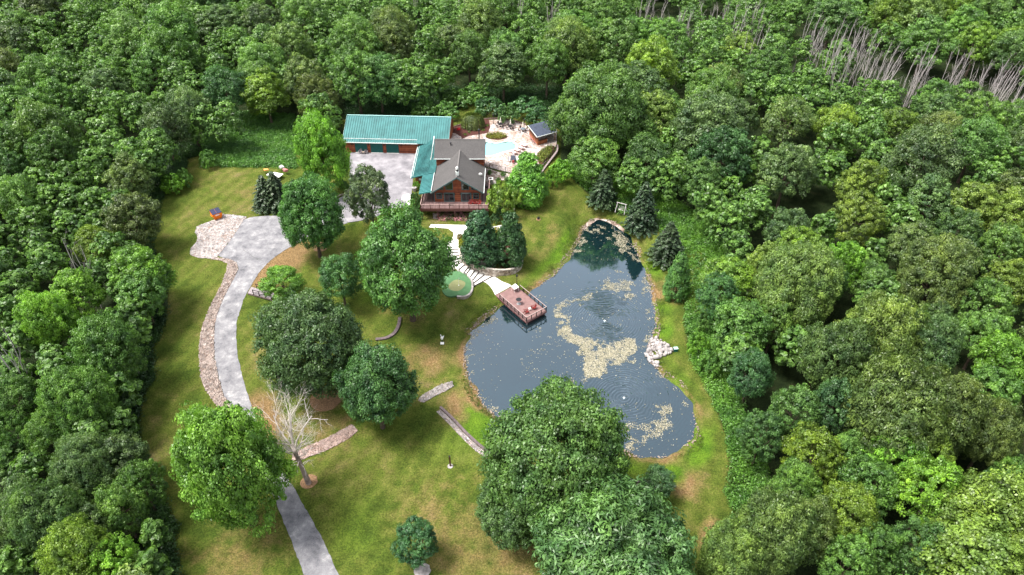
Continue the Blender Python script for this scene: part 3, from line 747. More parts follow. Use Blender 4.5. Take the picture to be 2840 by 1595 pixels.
# floating leaf mats
MATS_S = [([(880, 370), (940, 385), (985, 440), (990, 565), (930, 545), (860, 505), (830, 480), (790, 500), (730, 535), (660, 560), (620, 570), (570, 600), (530, 560), (600, 530), (680, 500), (760, 480), (800, 440), (830, 405)], .36),
 ([(555, 600), (630, 590), (625, 660), (680, 710), (760, 742), (820, 752), (900, 738), (975, 742), (990, 790), (960, 835), (975, 865), (900, 885), (850, 905), (800, 940), (750, 965), (700, 970), (690, 860), (650, 790), (600, 740), (550, 720)], .88),
 ([(1100, 1110), (1170, 1090), (1185, 1140), (1180, 1240), (1140, 1250), (1120, 1290), (1060, 1320), (990, 1330), (930, 1350), (915, 1200), (980, 1195), (1060, 1195), (1110, 1160), (1085, 1140)], .46),
 ([(330, 700), (540, 650), (660, 850), (690, 960), (560, 960), (400, 960), (300, 850), (180, 760), (150, 700)], .035),
 ([(420, 500), (560, 540), (620, 600), (560, 700), (420, 760), (380, 720), (500, 650), (510, 560)], .09),
 ([(700, 120), (860, 125), (960, 220), (1020, 330), (960, 330), (820, 200), (760, 160), (700, 230), (640, 320), (640, 290)], .42),
 ([(1030, 400), (1065, 460), (1080, 540), (1090, 700), (1050, 760), (1010, 840), (1000, 780), (1060, 680), (1050, 560), (1010, 460)], .38),
 ([(60, 760), (110, 690), (200, 620), (230, 640), (130, 720), (90, 790), (80, 900), (150, 1020), (260, 1150), (230, 1160), (120, 1060), (60, 900)], .30),
 ([(1000, 850), (1100, 920), (1220, 1030), (1290, 1130), (1300, 1250), (1240, 1340), (1100, 1390), (950, 1370), (950, 1340), (1100, 1370), (1220, 1320), (1280, 1230), (1250, 1120), (1180, 1010), (1080, 930), (990, 870)], .18),
 ([(640, 950), (760, 960), (700, 1000), (620, 980)], .35)]
rs = np.random.RandomState(11)
LX, LY = [], []
for pts, den_ in MATS_S:
    pw = W([Z6(*p) for p in pts], 0)
    P_ = np.array(pw); lo, hi = P_.min(0), P_.max(0)
    n_ = int((hi[0] - lo[0]) * (hi[1] - lo[1]) * 190 * min(1, den_ * 1.1))
    X = rs.uniform(lo[0], hi[0], n_); Y = rs.uniform(lo[1], hi[1], n_)
    s_ = seg_sd(pw, X, Y) + .9 * vnoise(X, Y, 1.6, 31) + .5 * vnoise(X, Y, .6, 32)
    th = .20 - .80 * den_
    fld = np.clip(-s_ / 1.0, 0, 1) * np.clip((vnoise(X, Y, .8, 33) * .6 + vnoise(X, Y, 2.6, 34) * .55 - th + .12) / .40, 0, 1)
    ok = (rs.rand(len(X)) < fld ** .8 * .97 + .008) & (seg_sd(POND, X, Y) < .2)
    LX.append(X[ok]); LY.append(Y[ok])
LX, LY = np.concatenate(LX), np.concatenate(LY)
n_ = len(LX); k6 = 5
rr = rs.uniform(.03, .10, n_); ph = rs.uniform(0, 2 * PI, n_)
ang = ph[:, None] + np.arange(k6)[None] * 2 * PI / k6
rad = rr[:, None] * rs.uniform(.55, 1.2, (n_, k6))
zl = .012 + rs.uniform(0, .02, n_)
V = np.stack([LX[:, None] + rad * np.cos(ang), LY[:, None] + rad * np.sin(ang), np.repeat(zl[:, None], k6, 1) + rs.uniform(-.004, .02, (n_, k6))], -1).reshape(-1, 3)
Fm = (np.arange(k6)[None] + (np.arange(n_) * k6)[:, None])
def m_lily(m, n, l, b, tc):
    a = n.new('ShaderNodeAttribute'); a.attribute_name = 'rnd'
    s = n.new('ShaderNodeSeparateColor'); l.new(a.outputs['Color'], s.inputs[0])
    l.new(ramp(n, l, s.outputs[0], [(0, (.10, .10, .055)), (.25, (.20, .185, .115)), (.6, (.30, .27, .19)), (1, (.46, .425, .33))]), b.inputs['Base Color'])
    b.inputs['Roughness'].default_value = .6
c4 = np.ones((n_, 4)); c4[:, 0] = rs.rand(n_)
mat_ = mat('floating_leaf_mat', build=m_lily)
tag(big_mesh('floating_leaves', V, Fm, mat_, ('rnd', 'FACE', c4)), 'beige mats of floating leaves on the pond', kind='stuff')
# ------------------------------------------------------------------ vegetation
def unit(v): return v / (np.linalg.norm(v, axis=-1, keepdims=True) + 1e-9)
def leaf_cards(P, Nn, size, rs, asp=.62, curl=.0):
    n_ = len(P)
    t = unit(np.cross(Nn, unit(rs.normal(size=(n_, 3))))); b_ = np.cross(Nn, t)
    s = size * rs.uniform(.65, 1.35, (n_, 1))
    t, b_ = t * s * .5, b_ * s * asp * .5
    dr = Nn * s * .16
    V = np.stack([P - t, P - b_ + dr, P + t, P + b_ + dr], 1)
    return V.reshape(-1, 3), np.arange(n_ * 4).reshape(-1, 4)
def crown_points(rs, R, H, base, boughs, clumps, per, leaf, shape='dome', gap=.0, rough=1.0):
    """bough spheres on an uneven envelope, leaf clumps on each bough, leaves on each clump"""
    cz = base + (H - base) * (.42 if shape != 'oval' else .45); up, dn = H - cz, cz - base
    gold = PI * (3 - 5 ** .5)
    LU = unit(rs.normal(size=(6, 3))); LA = rs.uniform(-.30, .30, 6)
    Bc, Br = [], []
    for i in range(boughs):
        f = (i + .5) / boughs
        zz = 1 - f * 1.72                     # from the top down to well below the widest part
        a = i * gold + rs.uniform(-.35, .35)
        if shape == 'cone':
            hfrac = f ** .8
            rad = R * min(1, (.10 + 1.05 * hfrac ** .75)) * (.72 if hfrac < .8 else .62); z = H - (H - base) * hfrac * .90 - .4
            c = np.array([math.cos(a) * rad, math.sin(a) * rad, z]); br = R * (.30 + .20 * hfrac)
        else:
            q = math.sqrt(max(0, 1 - zz * zz))
            k_ = rs.uniform(.76, 1.10) * (1 + float((LA * np.exp((LU @ np.array([math.cos(a) * q, math.sin(a) * q, zz]) - 1) / .28)).sum()))
            rr_ = R * .68 * k_
            c = np.array([math.cos(a) * q * rr_, math.sin(a) * q * rr_, cz + (zz * (up if zz > 0 else dn)) * .70 * k_ ** .6])
            br = R * (rs.uniform(.25, .42) * (1.0 if boughs < 30 else .80) if boughs < 50 else rs.uniform(.19, .32))
        Bc.append(c); Br.append(br)
    Bc, Br = np.array(Bc), np.array(Br)
    n_ = len(Bc) * clumps
    bi = np.repeat(np.arange(len(Bc)), clumps)
    d = unit(rs.normal(size=(n_ * 3, 3))); outd = unit(Bc - np.array([0, 0, cz - dn * .2]))
    bi3 = np.repeat(np.arange(len(Bc)), clumps * 3)
    ok = (d * (outd[bi3] * .8 + np.array([0, 0, .45]))).sum(1) > -.12
    d, bi = d[ok], bi3[ok]
    sel = rs.permutation(len(d))[:n_]; d, bi = d[sel], bi[sel]
    cr = Br[bi] * rs.uniform(.22, .38, len(bi))
    Cc = Bc[bi] + d * (Br[bi] * rs.uniform(.78, 1.08 * rough, len(bi)))[:, None] * np.array([1, 1, .82])
    ci = np.repeat(np.arange(len(Cc)), per)
    e = unit(rs.normal(size=(len(ci), 3))); e[:, 2] = np.abs(e[:, 2]) * np.where(rs.rand(len(ci)) < .72, 1, -1)
    P = Cc[ci] + e * (cr[ci] * rs.uniform(.55, 1.15, len(ci)))[:, None] * np.array([1.15, 1.15, .75])
    Nn = unit(e * .55 + d[ci] * .45 + rs.normal(size=(len(ci), 3)) * .42 + np.array([0, 0, .25]))
    rnd = np.ones((len(ci), 4)); cl = rs.rand(len(Cc)); bl = rs.rand(len(Bc))
    rnd[:, 0] = np.clip(.42 * cl[ci] + .20 * bl[bi[ci]] + .38 * rs.rand(len(ci)), 0, 1)
    rnd[:, 1] = np.clip(cl[ci] * .5 + .5 * bl[bi[ci]], 0, 1)
    return P, Nn, rnd, Bc
def trunk_g(H, base, r, Bc, rs, limbs=10):
    g = G(); top = base + (H - base) * .45
    pts = [(0, 0, -.3), (rs.uniform(-.1, .1), rs.uniform(-.1, .1), base * .7), (rs.uniform(-.25, .25), rs.uniform(-.25, .25), top)]
    g.tube(pts[0], pts[1], r * 1.25, r * .9, 9); g.tube(pts[1], pts[2], r * .9, r * .4, 9)
    for c in Bc[rs.permutation(len(Bc))[:limbs]]:
        k_ = rs.uniform(.15, .9); s = [pts[1][i] + (pts[2][i] - pts[1][i]) * k_ for i in range(3)]
        mid = [(s[0] + c[0]) / 2, (s[1] + c[1]) / 2, (s[2] + c[2]) / 2 - .2]
        g.tube(s, mid, r * .38, r * .24, 6, False); g.tube(mid, c, r * .24, r * .06, 6, False)
    return g
VAR = {}
def mesh_of(o):
    me = o.data; bpy.data.objects.remove(o); return me
def make_variant(key, seed, R=6., H=13., base=3., boughs=24, clumps=18, per=54, leaf=.32, shape='dome', asp=.62, tr=.32, limbs=10, m=None, rough=1.0):
    rs = np.random.RandomState(seed)
    P, Nn, rnd, Bc = crown_points(rs, R, H, base, boughs, clumps, per, leaf, shape, rough=rough)
    V, F_ = leaf_cards(P, Nn, leaf, rs, asp)
    cm = mesh_of(big_mesh('crown_' + key, V, F_, m or M_LEAF, ('rnd', 'FACE', rnd)))
    tm = mesh_of(obj('trunk_' + key, trunk_g(H, base, tr, Bc, rs, limbs), M_BARK))
    VAR.setdefault(key, []).append((cm, tm, R, H))
for s in range(4): make_variant('dome', 10 + s)
for s in range(3): make_variant('oval', 20 + s, R=5., H=13.5, base=1.4, boughs=26, clumps=15, shape='oval')
for s in range(3): make_variant('knobby', 30 + s, R=6., H=12.5, base=2.5, boughs=34, clumps=12, per=54, leaf=.32, rough=1.12)
for s in range(2): make_variant('airy', 40 + s, R=5., H=13., base=2.2, boughs=24, clumps=11, per=34, leaf=.34, rough=1.25)
for s in range(2): make_variant('tuft', 50 + s, R=6., H=12., base=2.4, boughs=30, clumps=13, per=30, leaf=.55, asp=.34, rough=1.12)
for s in range(2): make_variant('bush', 60 + s, R=3., H=3.2, base=.1, boughs=14, clumps=10, per=26, leaf=.34, tr=.1, limbs=5)
for s in range(2): make_variant('pyramid', 70 + s, R=3.2, H=9., base=.5, boughs=46, clumps=16, per=30, leaf=.30, shape='cone', tr=.18)
# big foreground crowns with many small leaves
make_variant('great', 80, R=9., H=15., base=2.4, boughs=58, clumps=24, per=62, leaf=.33, rough=1.12, tr=.45, limbs=18)
make_variant('great', 81, R=9., H=15., base=2.4, boughs=52, clumps=26, per=62, leaf=.33, rough=1.15, tr=.45, limbs=18)
make_variant('star', 82, R=9., H=14., base=2.4, boughs=56, clumps=20, per=60, leaf=.48, asp=.34, rough=1.12, tr=.45, limbs=18)
make_variant('maple', 83, R=7., H=13., base=1.2, boughs=46, clumps=24, per=58, leaf=.30, shape='oval', rough=1.25, tr=.3, limbs=16)
make_variant('oak', 84, R=7., H=13., base=2.2, boughs=44, clumps=24, per=58, leaf=.30, rough=1.1, tr=.4, limbs=16)
make_variant('oak', 85, R=7., H=13., base=1.6, boughs=48, clumps=22, per=58, leaf=.30, rough=1.15, tr=.4, limbs=16)
# spruce: drooping whorls of needle sprays
def spruce(seed, R=3., H=9.5):
    rs = np.random.RandomState(seed); P, Nn, T = [], [], []
    z = .5
    while z < H - .2:
        f = 1 - z / H; L = R * (f ** .85) * rs.uniform(.85, 1.1) + .1
        nb = int(6 + 8 * f)
        a0 = rs.uniform(0, 6)
        for i in range(nb):
            a = a0 + 2 * PI * i / nb + rs.uniform(-.15, .15); l_ = L * rs.uniform(.8, 1.12)
            k_ = max(5, int(l_ * 17))
            t = rs.uniform(.08, 1, k_) ** .7
            dx, dy = math.cos(a), math.sin(a)
            side = rs.uniform(-1, 1, k_) * .36 * l_ * (1.05 - t) + rs.normal(size=k_) * .05
            zz = z + .18 * l_ * t - .34 * l_ * t ** 2 + rs.uniform(-.1, .04, k_)
            P.append(np.stack([dx * l_ * t - dy * side, dy * l_ * t + dx * side, zz], 1))
            nn = np.stack([dx * .3 + rs.normal(size=k_) * .3, dy * .3 + rs.normal(size=k_) * .3, np.full(k_, 1.)], 1)
            Nn.append(unit(nn))
        z += .24 + .12 * f
    P, Nn = np.concatenate(P), unit(np.concatenate(Nn))
    V, F_ = leaf_cards(P, Nn, .46, rs, .42)
    rnd = np.ones((len(P), 4)); rnd[:, 0] = rs.rand(len(P)); rnd[:, 1] = rs.rand(len(P)) * .3
    cm = mesh_of(big_mesh('crown_spruce', V, F_, M_NEEDLE, ('rnd', 'FACE', rnd)))
    g = G(); g.tube((0, 0, -.3), (0, 0, H * .96), .2, .03, 8)
    VAR.setdefault('spruce', []).append((cm, mesh_of(obj('trunk_spruce', g, M_BARK)), R * .78, H))
spruce(90); spruce(91)
# flat-tiered pine
def pine(seed, R=4.5, H=11.):
    rs = np.random.RandomState(seed); P, Nn = [], []
    for i in range(34):
        f = rs.uniform(.35, 1); a = rs.uniform(0, 2 * PI); rad = R * (1.15 - f) * rs.uniform(.5, 1.15) + .5
        c = np.array([math.cos(a) * rad, math.sin(a) * rad, H * f]); k_ = 230
        e = rs.normal(size=(k_, 3)) * np.array([.85, .85, .2]); P.append(c + e); Nn.append(unit(rs.normal(size=(k_, 3)) * .5 + np.array([0, 0, .8])))
    P, Nn = np.concatenate(P), np.concatenate(Nn); V, F_ = leaf_cards(P, Nn, .40, rs, .25)
    rnd = np.ones((len(P), 4)); rnd[:, 0] = rs.rand(len(P)); rnd[:, 1] = rs.rand(len(P)) * .4
    cm = mesh_of(big_mesh('crown_pine', V, F_, M_NEEDLE, ('rnd', 'FACE', rnd)))
    g = G(); g.tube((0, 0, -.3), (0, 0, H * .9), .22, .06, 8)
    for i in range(14):
        a = rs.uniform(0, 2 * PI); z = H * rs.uniform(.35, .85); g.tube((0, 0, z), (math.cos(a) * R * .7, math.sin(a) * R * .7, z + .7), .08, .03, 5, False)
    VAR.setdefault('pine', []).append((cm, mesh_of(obj('trunk_pine', g, M_BARK)), R, H))
pine(95)

def bare_branch(g, p, d, L, r, depth_, rs, twist=.45, upb=.25, kids=(2, 4), seg=2, gr=.72):
    p, d = Vector(p), Vector(d).normalized()
    for s in range(seg):
        nd = (d + Vector(rs.normal(size=3)) * twist * .28 + Vector((0, 0, upb * .25))).normalized()
        q = p + nd * (L / seg); r2 = r * .80
        g.tube(p, q, r, r2, 5 if r > .05 else 4, False)
        if depth_ > 0 and s > 0 or depth_ > 0 and rs.rand() < .5:
            for _ in range(rs.randint(kids[0] - 1, kids[1])):
                side = Vector(rs.normal(size=3)); side -= side.dot(nd) * nd; side.normalize()
                bare_branch(g, p.lerp(q, rs.uniform(.3, 1)), nd * rs.uniform(.6, 1.0) + side * rs.uniform(.5, .95), L * gr * rs.uniform(.6, 1.1), r2 * .58, depth_ - 1, rs, twist, upb, kids, seg, gr)
        p, d, r = q, nd, r2
def dead_variant(key, seed, stems, H, m, lean=.10, depth_=2):
    rs = np.random.RandomState(seed); g = G()
    for i in range(stems):
        a = rs.uniform(0, 2 * PI); rr_ = rs.uniform(0, 1.2) if stems > 1 else 0
        p = Vector((math.cos(a) * rr_, math.sin(a) * rr_, -.3))
        h_ = H * rs.uniform(.75, 1.05); d = Vector((rs.uniform(-lean, lean) + .03, rs.uniform(-lean, lean), 1)).normalized()
        r = .085 + .011 * h_ / 3; k_ = 5
        for s in range(k_):
            nd = (d + Vector(rs.normal(size=3)) * .05).normalized(); q = p + nd * h_ / k_
            g.tube(p, q, r, r * .78, 5, False)
            if s >= 1:
                for _ in range(2):
                    side = Vector(rs.normal(size=3)); side.z = 0; side.normalize()
                    bare_branch(g, p.lerp(q, rs.uniform(.1, 1)), nd * .95 + side * .42, h_ * .20 * (1.25 - s * .12), r * .40, depth_ - 1, rs, .5, .5, (1, 3), 2, .6)
            p, d, r = q, nd, r * .78
    o = obj(key, g, m); VAR.setdefault(key, []).append((mesh_of(o), None, 1, H))
for s in range(4): dead_variant('dead', 100 + s, 2 + s % 2, 14., M_DEADGREY)

TONES = {'d': ((.066, .146, .044), 'dark green'), 'm': ((.090, .190, .045), 'mid green'), 'g': ((.098, .152, .048), 'grey-olive'),
         'b': ((.082, .152, .056), 'dull grey-green'), 'k': ((.056, .136, .050), 'blue-green'), 'l': ((.125, .212, .060), 'pale green'),
         'y': ((.120, .215, .032), 'fresh green'), 'Y': ((.125, .210, .042), 'yellow-green'), 'p': ((.34, .40, .22), 'silvery pale'),
         'B': ((.125, .270, .035), 'bright green'), 'r': ((.140, .150, .100), 'brownish grey')}
TREES = []      # everything planted: x, y, radius
rt = random.Random(5)
def plant(kind, x, y, R, H, tone, label, cat='tree', group=None, seed=None, name=None, zbase=None):
    v = VAR[kind]; rr_ = random.Random(seed if seed is not None else int(x * 71 + y * 13))
    cm, tm, R0, H0 = v[rr_.randrange(len(v))]
    z = hz(x, y) if zbase is None else zbase
    nm = name or {'spruce': 'spruce_tree', 'pine': 'pine_tree', 'bush': 'bush', 'pyramid': 'pyramidal_tree', 'dead': 'dead_tree'}.get(kind, 'broadleaf_tree')
    e = bpy.data.objects.new(nm, None); C.objects.link(e); e.location = (x, y, z)
    e.rotation_euler = (0, 0, rr_.uniform(0, 2 * PI) if kind != 'dead' else rr_.uniform(-.4, .4)); e.scale = (R / R0, R / R0, H / H0)
    tag(e, label, cat, group)
    if tm is None:
        c = bpy.data.objects.new('branches', cm); C.objects.link(c); c.parent = e
    else:
        c = bpy.data.objects.new('crown', cm); C.objects.link(c); c.parent = e
        base_c = TONES[tone][0] if isinstance(tone, str) else tone
        j = rr_.uniform(.80, 1.24)
        c.color = (base_c[0] * j * rr_.uniform(.92, 1.08), base_c[1] * j, base_c[2] * j * rr_.uniform(.9, 1.1), 1)
        t = bpy.data.objects.new('trunk', tm); C.objects.link(t); t.parent = e
    TREES.append((x, y, R))
    return e
def by_crown(px, py, hw, kind, tone, hk=None, H=None):
    """a crown whose middle is seen at survey px,py with half width hw -> x, y, R, H"""
    z = 2.0; x = y = 0
    for _ in range(10):
        Hc = H or 12
        zc = z + Hc * .58
        x, y = at(px, py, zc); R = hw * depth(x, y, zc) / FPX
        if H is None: Hc = max(8, min(23, (hk or 2.05) * R + 5.0))
        zc = z + Hc * .58; x, y = at(px, py, zc); z = hz(x, y)
    return x, y, R, Hc
# --- the trees of the lawn
def lawn_tree(px, py, hw, H, kind, tone, label, name=None, seed=1, cat='tree'):
    x, y, R, Hh = by_crown(px, py, hw, kind, tone, H=H)
    R *= .92 if kind in ('great', 'oak', 'maple', 'star') else 1
    return plant(kind, x, y, R, Hh, tone, label, cat, seed=seed, name=name)
lawn_tree(810, 378, 73, 19.5, 'maple', 'B', 'tall bright green maple at the left end of the garage court', 'maple_tree')
lawn_tree(782, 532, 90, 18, 'oak', (0.068, 0.173, 0.045), 'broad mid-green tree between the grey apron and the court', 'oak_tree', 0)
lawn_tree(926, 470, 53, 15.5, 'oval', (0.085, 0.125, 0.070), 'thin grey-green tree standing on the edge of the garage court', 'ash_tree')
lawn_tree(1022, 660, 140, 22, 'oak', (0.072, 0.165, 0.045), 'large oak between the drive loop and the garden steps', 'oak_tree', 1)
lawn_tree(856, 700, 56, 11, 'dome', 'k', 'dull blue-green tree behind the broad dark oak', 'broadleaf_tree')
lawn_tree(712, 712, 54, 7.5, 'dome', 'B', 'rounded bright yellow-green young tree beside the footbridge', 'young_tree', 2)
lawn_tree(780, 860, 150, 18.5, 'great', (.072, .150, .058), 'broad dark green oak right of the curving drive', 'oak_tree', 3)
lawn_tree(945, 968, 110, 16, 'oak', (0.054, 0.132, 0.051), 'dense dark oak beside the pink stone swale', 'oak_tree', 4)
lawn_tree(572, 1165, 143, 23, 'maple', (0.112, 0.247, 0.042), 'bright green maple hanging over the drive', 'maple_tree', 5)
lawn_tree(1047, 1357, 54, 8.5, 'oval', (0.045, 0.117, 0.053), 'small dark tree alone on the lower lawn', 'young_tree', 1)
lawn_tree(1396, 1150, 205, 22, 'great', (0.087, 0.173, 0.054), 'huge oak in front of the pond', 'oak_tree', 8)
lawn_tree(1290, 1265, 108, 13, 'oak', (0.083, 0.158, 0.054), 'lower oak growing against the huge oak by the pond', 'oak_tree', 9)
lawn_tree(1535, 1400, 268, 18, 'star', (.078, .165, .052), 'wide pale-tufted oak at the bottom of the lawn', 'oak_tree', 10)
lawn_tree(1659, 1210, 43, 6.0, 'oval', (0.053, 0.128, 0.053), 'small dark tree between the timber wall and the wide oak', 'young_tree', 11)
lawn_tree(1328, 440, 47, 11.5, 'pyramid', (0.112, 0.255, 0.045), 'bright pyramidal tree at the front corner of the patio', seed=1)
lawn_tree(1263, 497, 38, 7.0, 'bush', (0.150, 0.247, 0.053), 'yellow-green small tree at the right end of the house deck', 'young_tree', 4)
lawn_tree(1207, 588, 44, 11.5, 'pyramid', (0.053, 0.132, 0.063), 'left of the two dark pyramidal trees in the mulch terrace', seed=2)
lawn_tree(1284, 592, 37, 11.5, 'pyramid', (0.048, 0.128, 0.051), 'right of the two dark pyramidal trees in the mulch terrace', seed=3)
lawn_tree(1708, 688, 29, 10, 'pyramid', (0.075, 0.180, 0.053), 'narrow leafy tree on the right bank of the pond', seed=4)
lawn_tree(1518, 468, 35, 8.5, 'spruce', (0.060, 0.102, 0.054), 'dark spruce at the edge of the woods left of the swing', seed=1)
lawn_tree(1620, 508, 41, 11.5, 'spruce', (0.060, 0.108, 0.051), 'tallest spruce just right of the white swing', seed=2)
lawn_tree(1684, 598, 42, 9.0, 'spruce', (0.057, 0.108, 0.051), 'broad spruce on the right bank above the pond', seed=3)
lawn_tree(663, 476, 33, 8.0, 'spruce', (0.060, 0.105, 0.055), 'left of the two black-green spruces before the play trailer', seed=4)
lawn_tree(690, 470, 36, 8.8, 'spruce', (0.055, 0.100, 0.050), 'right of the two black-green spruces before the play trailer', seed=5)
# the leafless tree by the drive
def hero_dead():
    b0 = on(777, 1216); rs = np.random.RandomState(7)
    e = thing('dead_tree', 'bleached leafless tree standing beside the drive', 'dead tree', tuple(b0), local=True); e.scale = (1.62,) * 3
    g = G(); top = Vector((-.55, .25, 4.1))
    g.tube((0, 0, -.2), (-.25, .1, 2.0), .27, .20, 10); g.tube((-.25, .1, 2.0), tuple(top), .20, .17, 10)
    obj('trunk', g, mat('grey_bark', (.30, .23, .20), .9, noise=(2.5, .4)), e)
    g = G()
    for a, t, L, r in [(q_[0], q_[1], q_[2] * 1.05, q_[3] * .68) for q_ in [(2.9, .50, 3.5, .12), (1.9, .42, 3.8, .12), (1.2, .25, 4.2, .12), (.3, .42, 4.0, .13), (-.4, .55, 3.2, .10), (-1.5, .6, 2.4, .08), (3.6, .9, 2.8, .08), (5.6, 1.0, 2.6, .07), (-2.3, .45, 3.0, .08), (.9, .8, 2.6, .08), (2.2, .15, 3.6, .10), (4.4, .35, 3.0, .09)]]:
        d = Vector((math.cos(a) * math.sin(t), math.sin(a) * math.sin(t), math.cos(t)))
        bare_branch(g, top - Vector((0, 0, rs.uniform(0, .9))), d, L, r, 3, rs, .5, .42, (2, 4), 3, .60)
    for i in range(7):
        a = rs.uniform(0, 6.28); bare_branch(g, (-.3, .1, rs.uniform(2.0, 3.4)), (math.cos(a), math.sin(a), -.15), 1.2, .035, 2, rs, .7, -.2, (2, 3), 2, .6)
    obj('branches', g, M_DEAD, e)
hero_dead()

# --- the woods: crowns read off the photograph, tile by tile
TILES = []
def tile(ox, oy, sc, rows):
    for r in rows:
        x, y, hw, t = r[:4]; TILES.append((ox + x * sc, oy + y * sc, hw * sc, t, r[4] if len(r) > 4 else None))
K = .3354
tile(0, 0, K, [(60,180,100,'m'),(300,70,150,'g'),(150,230,150,'m'),(330,260,110,'m'),(620,130,130,'b'),(740,90,130,'y'),(940,140,110,'m'),(1190,120,200,'m'),
 (1400,80,110,'g'),(1280,260,180,'m'),(90,340,160,'b'),(300,390,120,'b'),(510,390,110,'B'),(620,260,90,'l'),(780,330,110,'g'),(1000,330,170,'m'),(1240,420,170,'m'),
 (1000,30,100,'y'),(1600,130,100,'m'),(1760,130,100,'m'),(1900,60,110,'m'),(1640,340,100,'m'),(1800,330,110,'m'),(1440,450,110,'k'),(1650,520,110,'b'),(1700,680,150,'k'),
 (1980,330,130,'Y'),(2150,350,160,'l'),(2290,150,150,'m'),(1985,680,150,'y','oval'),(2300,590,150,'g'),(2360,740,140,'g'),(2450,60,130,'m'),(2400,260,100,'g'),(2420,400,110,'y'),
 (2540,330,90,'m'),(850,560,130,'b'),(1130,540,150,'m'),(1330,590,140,'m'),(1440,650,110,'m'),(480,600,135,'B'),(310,630,150,'m'),(440,780,160,'m'),(620,790,120,'y'),
 (60,480,110,'m'),(190,500,110,'m'),(60,660,120,'b'),(170,860,190,'m'),(330,1010,200,'m'),(100,1130,180,'m'),(400,1150,170,'m'),(60,1290,150,'d'),(560,950,130,'m'),
 (760,790,110,'b'),(900,830,130,'m'),(1050,860,120,'m'),(1190,800,110,'l'),(1420,850,150,'b'),(1520,930,120,'y'),(1230,960,160,'b'),(1590,1060,130,'m'),(1350,1120,140,'b'),
 (800,1000,120,'m'),(850,1110,120,'m'),(1010,1180,130,'m'),(1190,1230,120,'m'),(700,1280,130,'m'),(960,1330,150,'g'),(520,1370,130,'m'),(300,1400,130,'d'),(1440,1260,110,'d')])
tile(857, 0, K, [(60,60,90,'m'),(130,110,110,'m'),(300,150,110,'y'),(480,110,100,'m'),(620,40,100,'d'),(650,160,90,'m'),(780,150,110,'m'),(460,210,90,'m'),(120,360,180,'m'),
 (110,570,190,'m'),(400,340,150,'g'),(640,340,130,'m'),(780,240,110,'m'),(1040,200,150,'l'),(960,400,140,'m'),(610,520,110,'l'),(680,620,110,'l'),(770,560,110,'B'),(450,650,130,'m'),
 (230,710,170,'d'),(480,770,130,'d'),(1220,520,170,'b'),(1230,380,140,'m'),(1220,650,150,'d'),(1400,250,120,'m'),(1450,90,110,'l'),(1690,200,110,'m'),(1700,70,110,'d'),(1560,320,130,'m'),
 (1700,360,180,'l'),(1550,490,150,'m'),(1960,130,150,'m'),(2110,140,100,'m'),(2050,340,180,'m'),(2280,260,110,'m'),(2320,500,170,'y'),(2500,450,120,'m'),(1925,800,290,'m','great'),
 (2340,880,170,'l'),(2250,1010,140,'m'),(2300,1190,150,'d'),(2480,1100,130,'d'),(2180,1320,120,'d'),(2450,1350,130,'d')])
tile(1714, 0, K, [(60,150,100,'m'),(230,260,120,'m'),(240,430,130,'m'),(410,490,110,'b'),(560,60,110,'m'),(690,60,110,'m'),(830,110,120,'B'),(650,160,100,'m'),(740,270,100,'y'),
 (690,400,130,'m'),(900,390,90,'m'),(1050,70,100,'m'),(1140,130,140,'d'),(1260,60,100,'m'),(1310,160,110,'m'),(1550,120,140,'y'),(1530,300,110,'k'),(1780,100,160,'l'),(1850,300,160,'m'),
 (2080,60,140,'y'),(2100,210,140,'m'),(2300,100,140,'m'),(2230,330,140,'y'),(2500,60,110,'l'),(2450,220,120,'y'),(2450,400,140,'d'),(80,570,110,'y'),(640,550,160,'m'),(920,570,85,'p','airy'),
 (740,690,130,'m'),(560,690,130,'m'),(230,720,180,'m'),(210,960,230,'b'),(310,1170,210,'k'),(1000,800,110,'Y'),(1200,770,115,'m'),(1380,740,115,'B'),(1060,660,60,'p','airy'),(1190,690,55,'p','airy'),
 (790,900,165,'g','airy'),(1150,960,140,'y'),(1480,830,125,'b'),(1600,960,140,'Y'),(1870,760,140,'m'),(1900,870,140,'b'),(2000,940,100,'Y'),(2130,730,110,'m'),(2250,860,140,'m'),
 (2430,950,150,'m'),(1150,1080,130,'g'),(1400,1060,140,'Y'),(1500,1190,130,'m'),(580,1150,100,'y'),(480,1310,90,'B'),(790,1290,200,'b'),(1330,1390,170,'Y'),(1800,1220,230,'b'),(2200,1090,180,'m'),
 (2450,1250,140,'Y'),(2280,1370,140,'Y'),(1620,1380,120,'B'),(150,1360,150,'d')])
tile(1714, 481, K, [(560,170,120,'d'),(1330,210,180,'Y'),(1540,100,130,'l'),(1650,230,120,'m'),(1850,60,160,'b'),(2180,100,170,'Y'),(2460,190,160,'Y'),(2400,450,160,'m'),(2080,330,150,'d'),
 (360,240,140,'k'),(430,440,110,'d'),(800,310,165,'b'),(1080,270,105,'b'),(1740,400,175,'g'),(1210,550,160,'B'),(1450,480,90,'b'),(860,680,270,'l','great'),(1900,640,250,'g','great'),
 (2450,700,170,'Y'),(2280,860,190,'m'),(290,800,150,'k'),(340,900,90,'B'),(700,1000,150,'m'),(1480,850,140,'r','airy'),(1500,1100,300,'l','star'),(1180,1240,260,'b','star'),(1850,1180,240,'b','star'),
 (860,1170,140,'l'),(2260,1080,180,'m'),(2420,1300,200,'B'),(430,1220,140,'d'),(520,1380,150,'k')])
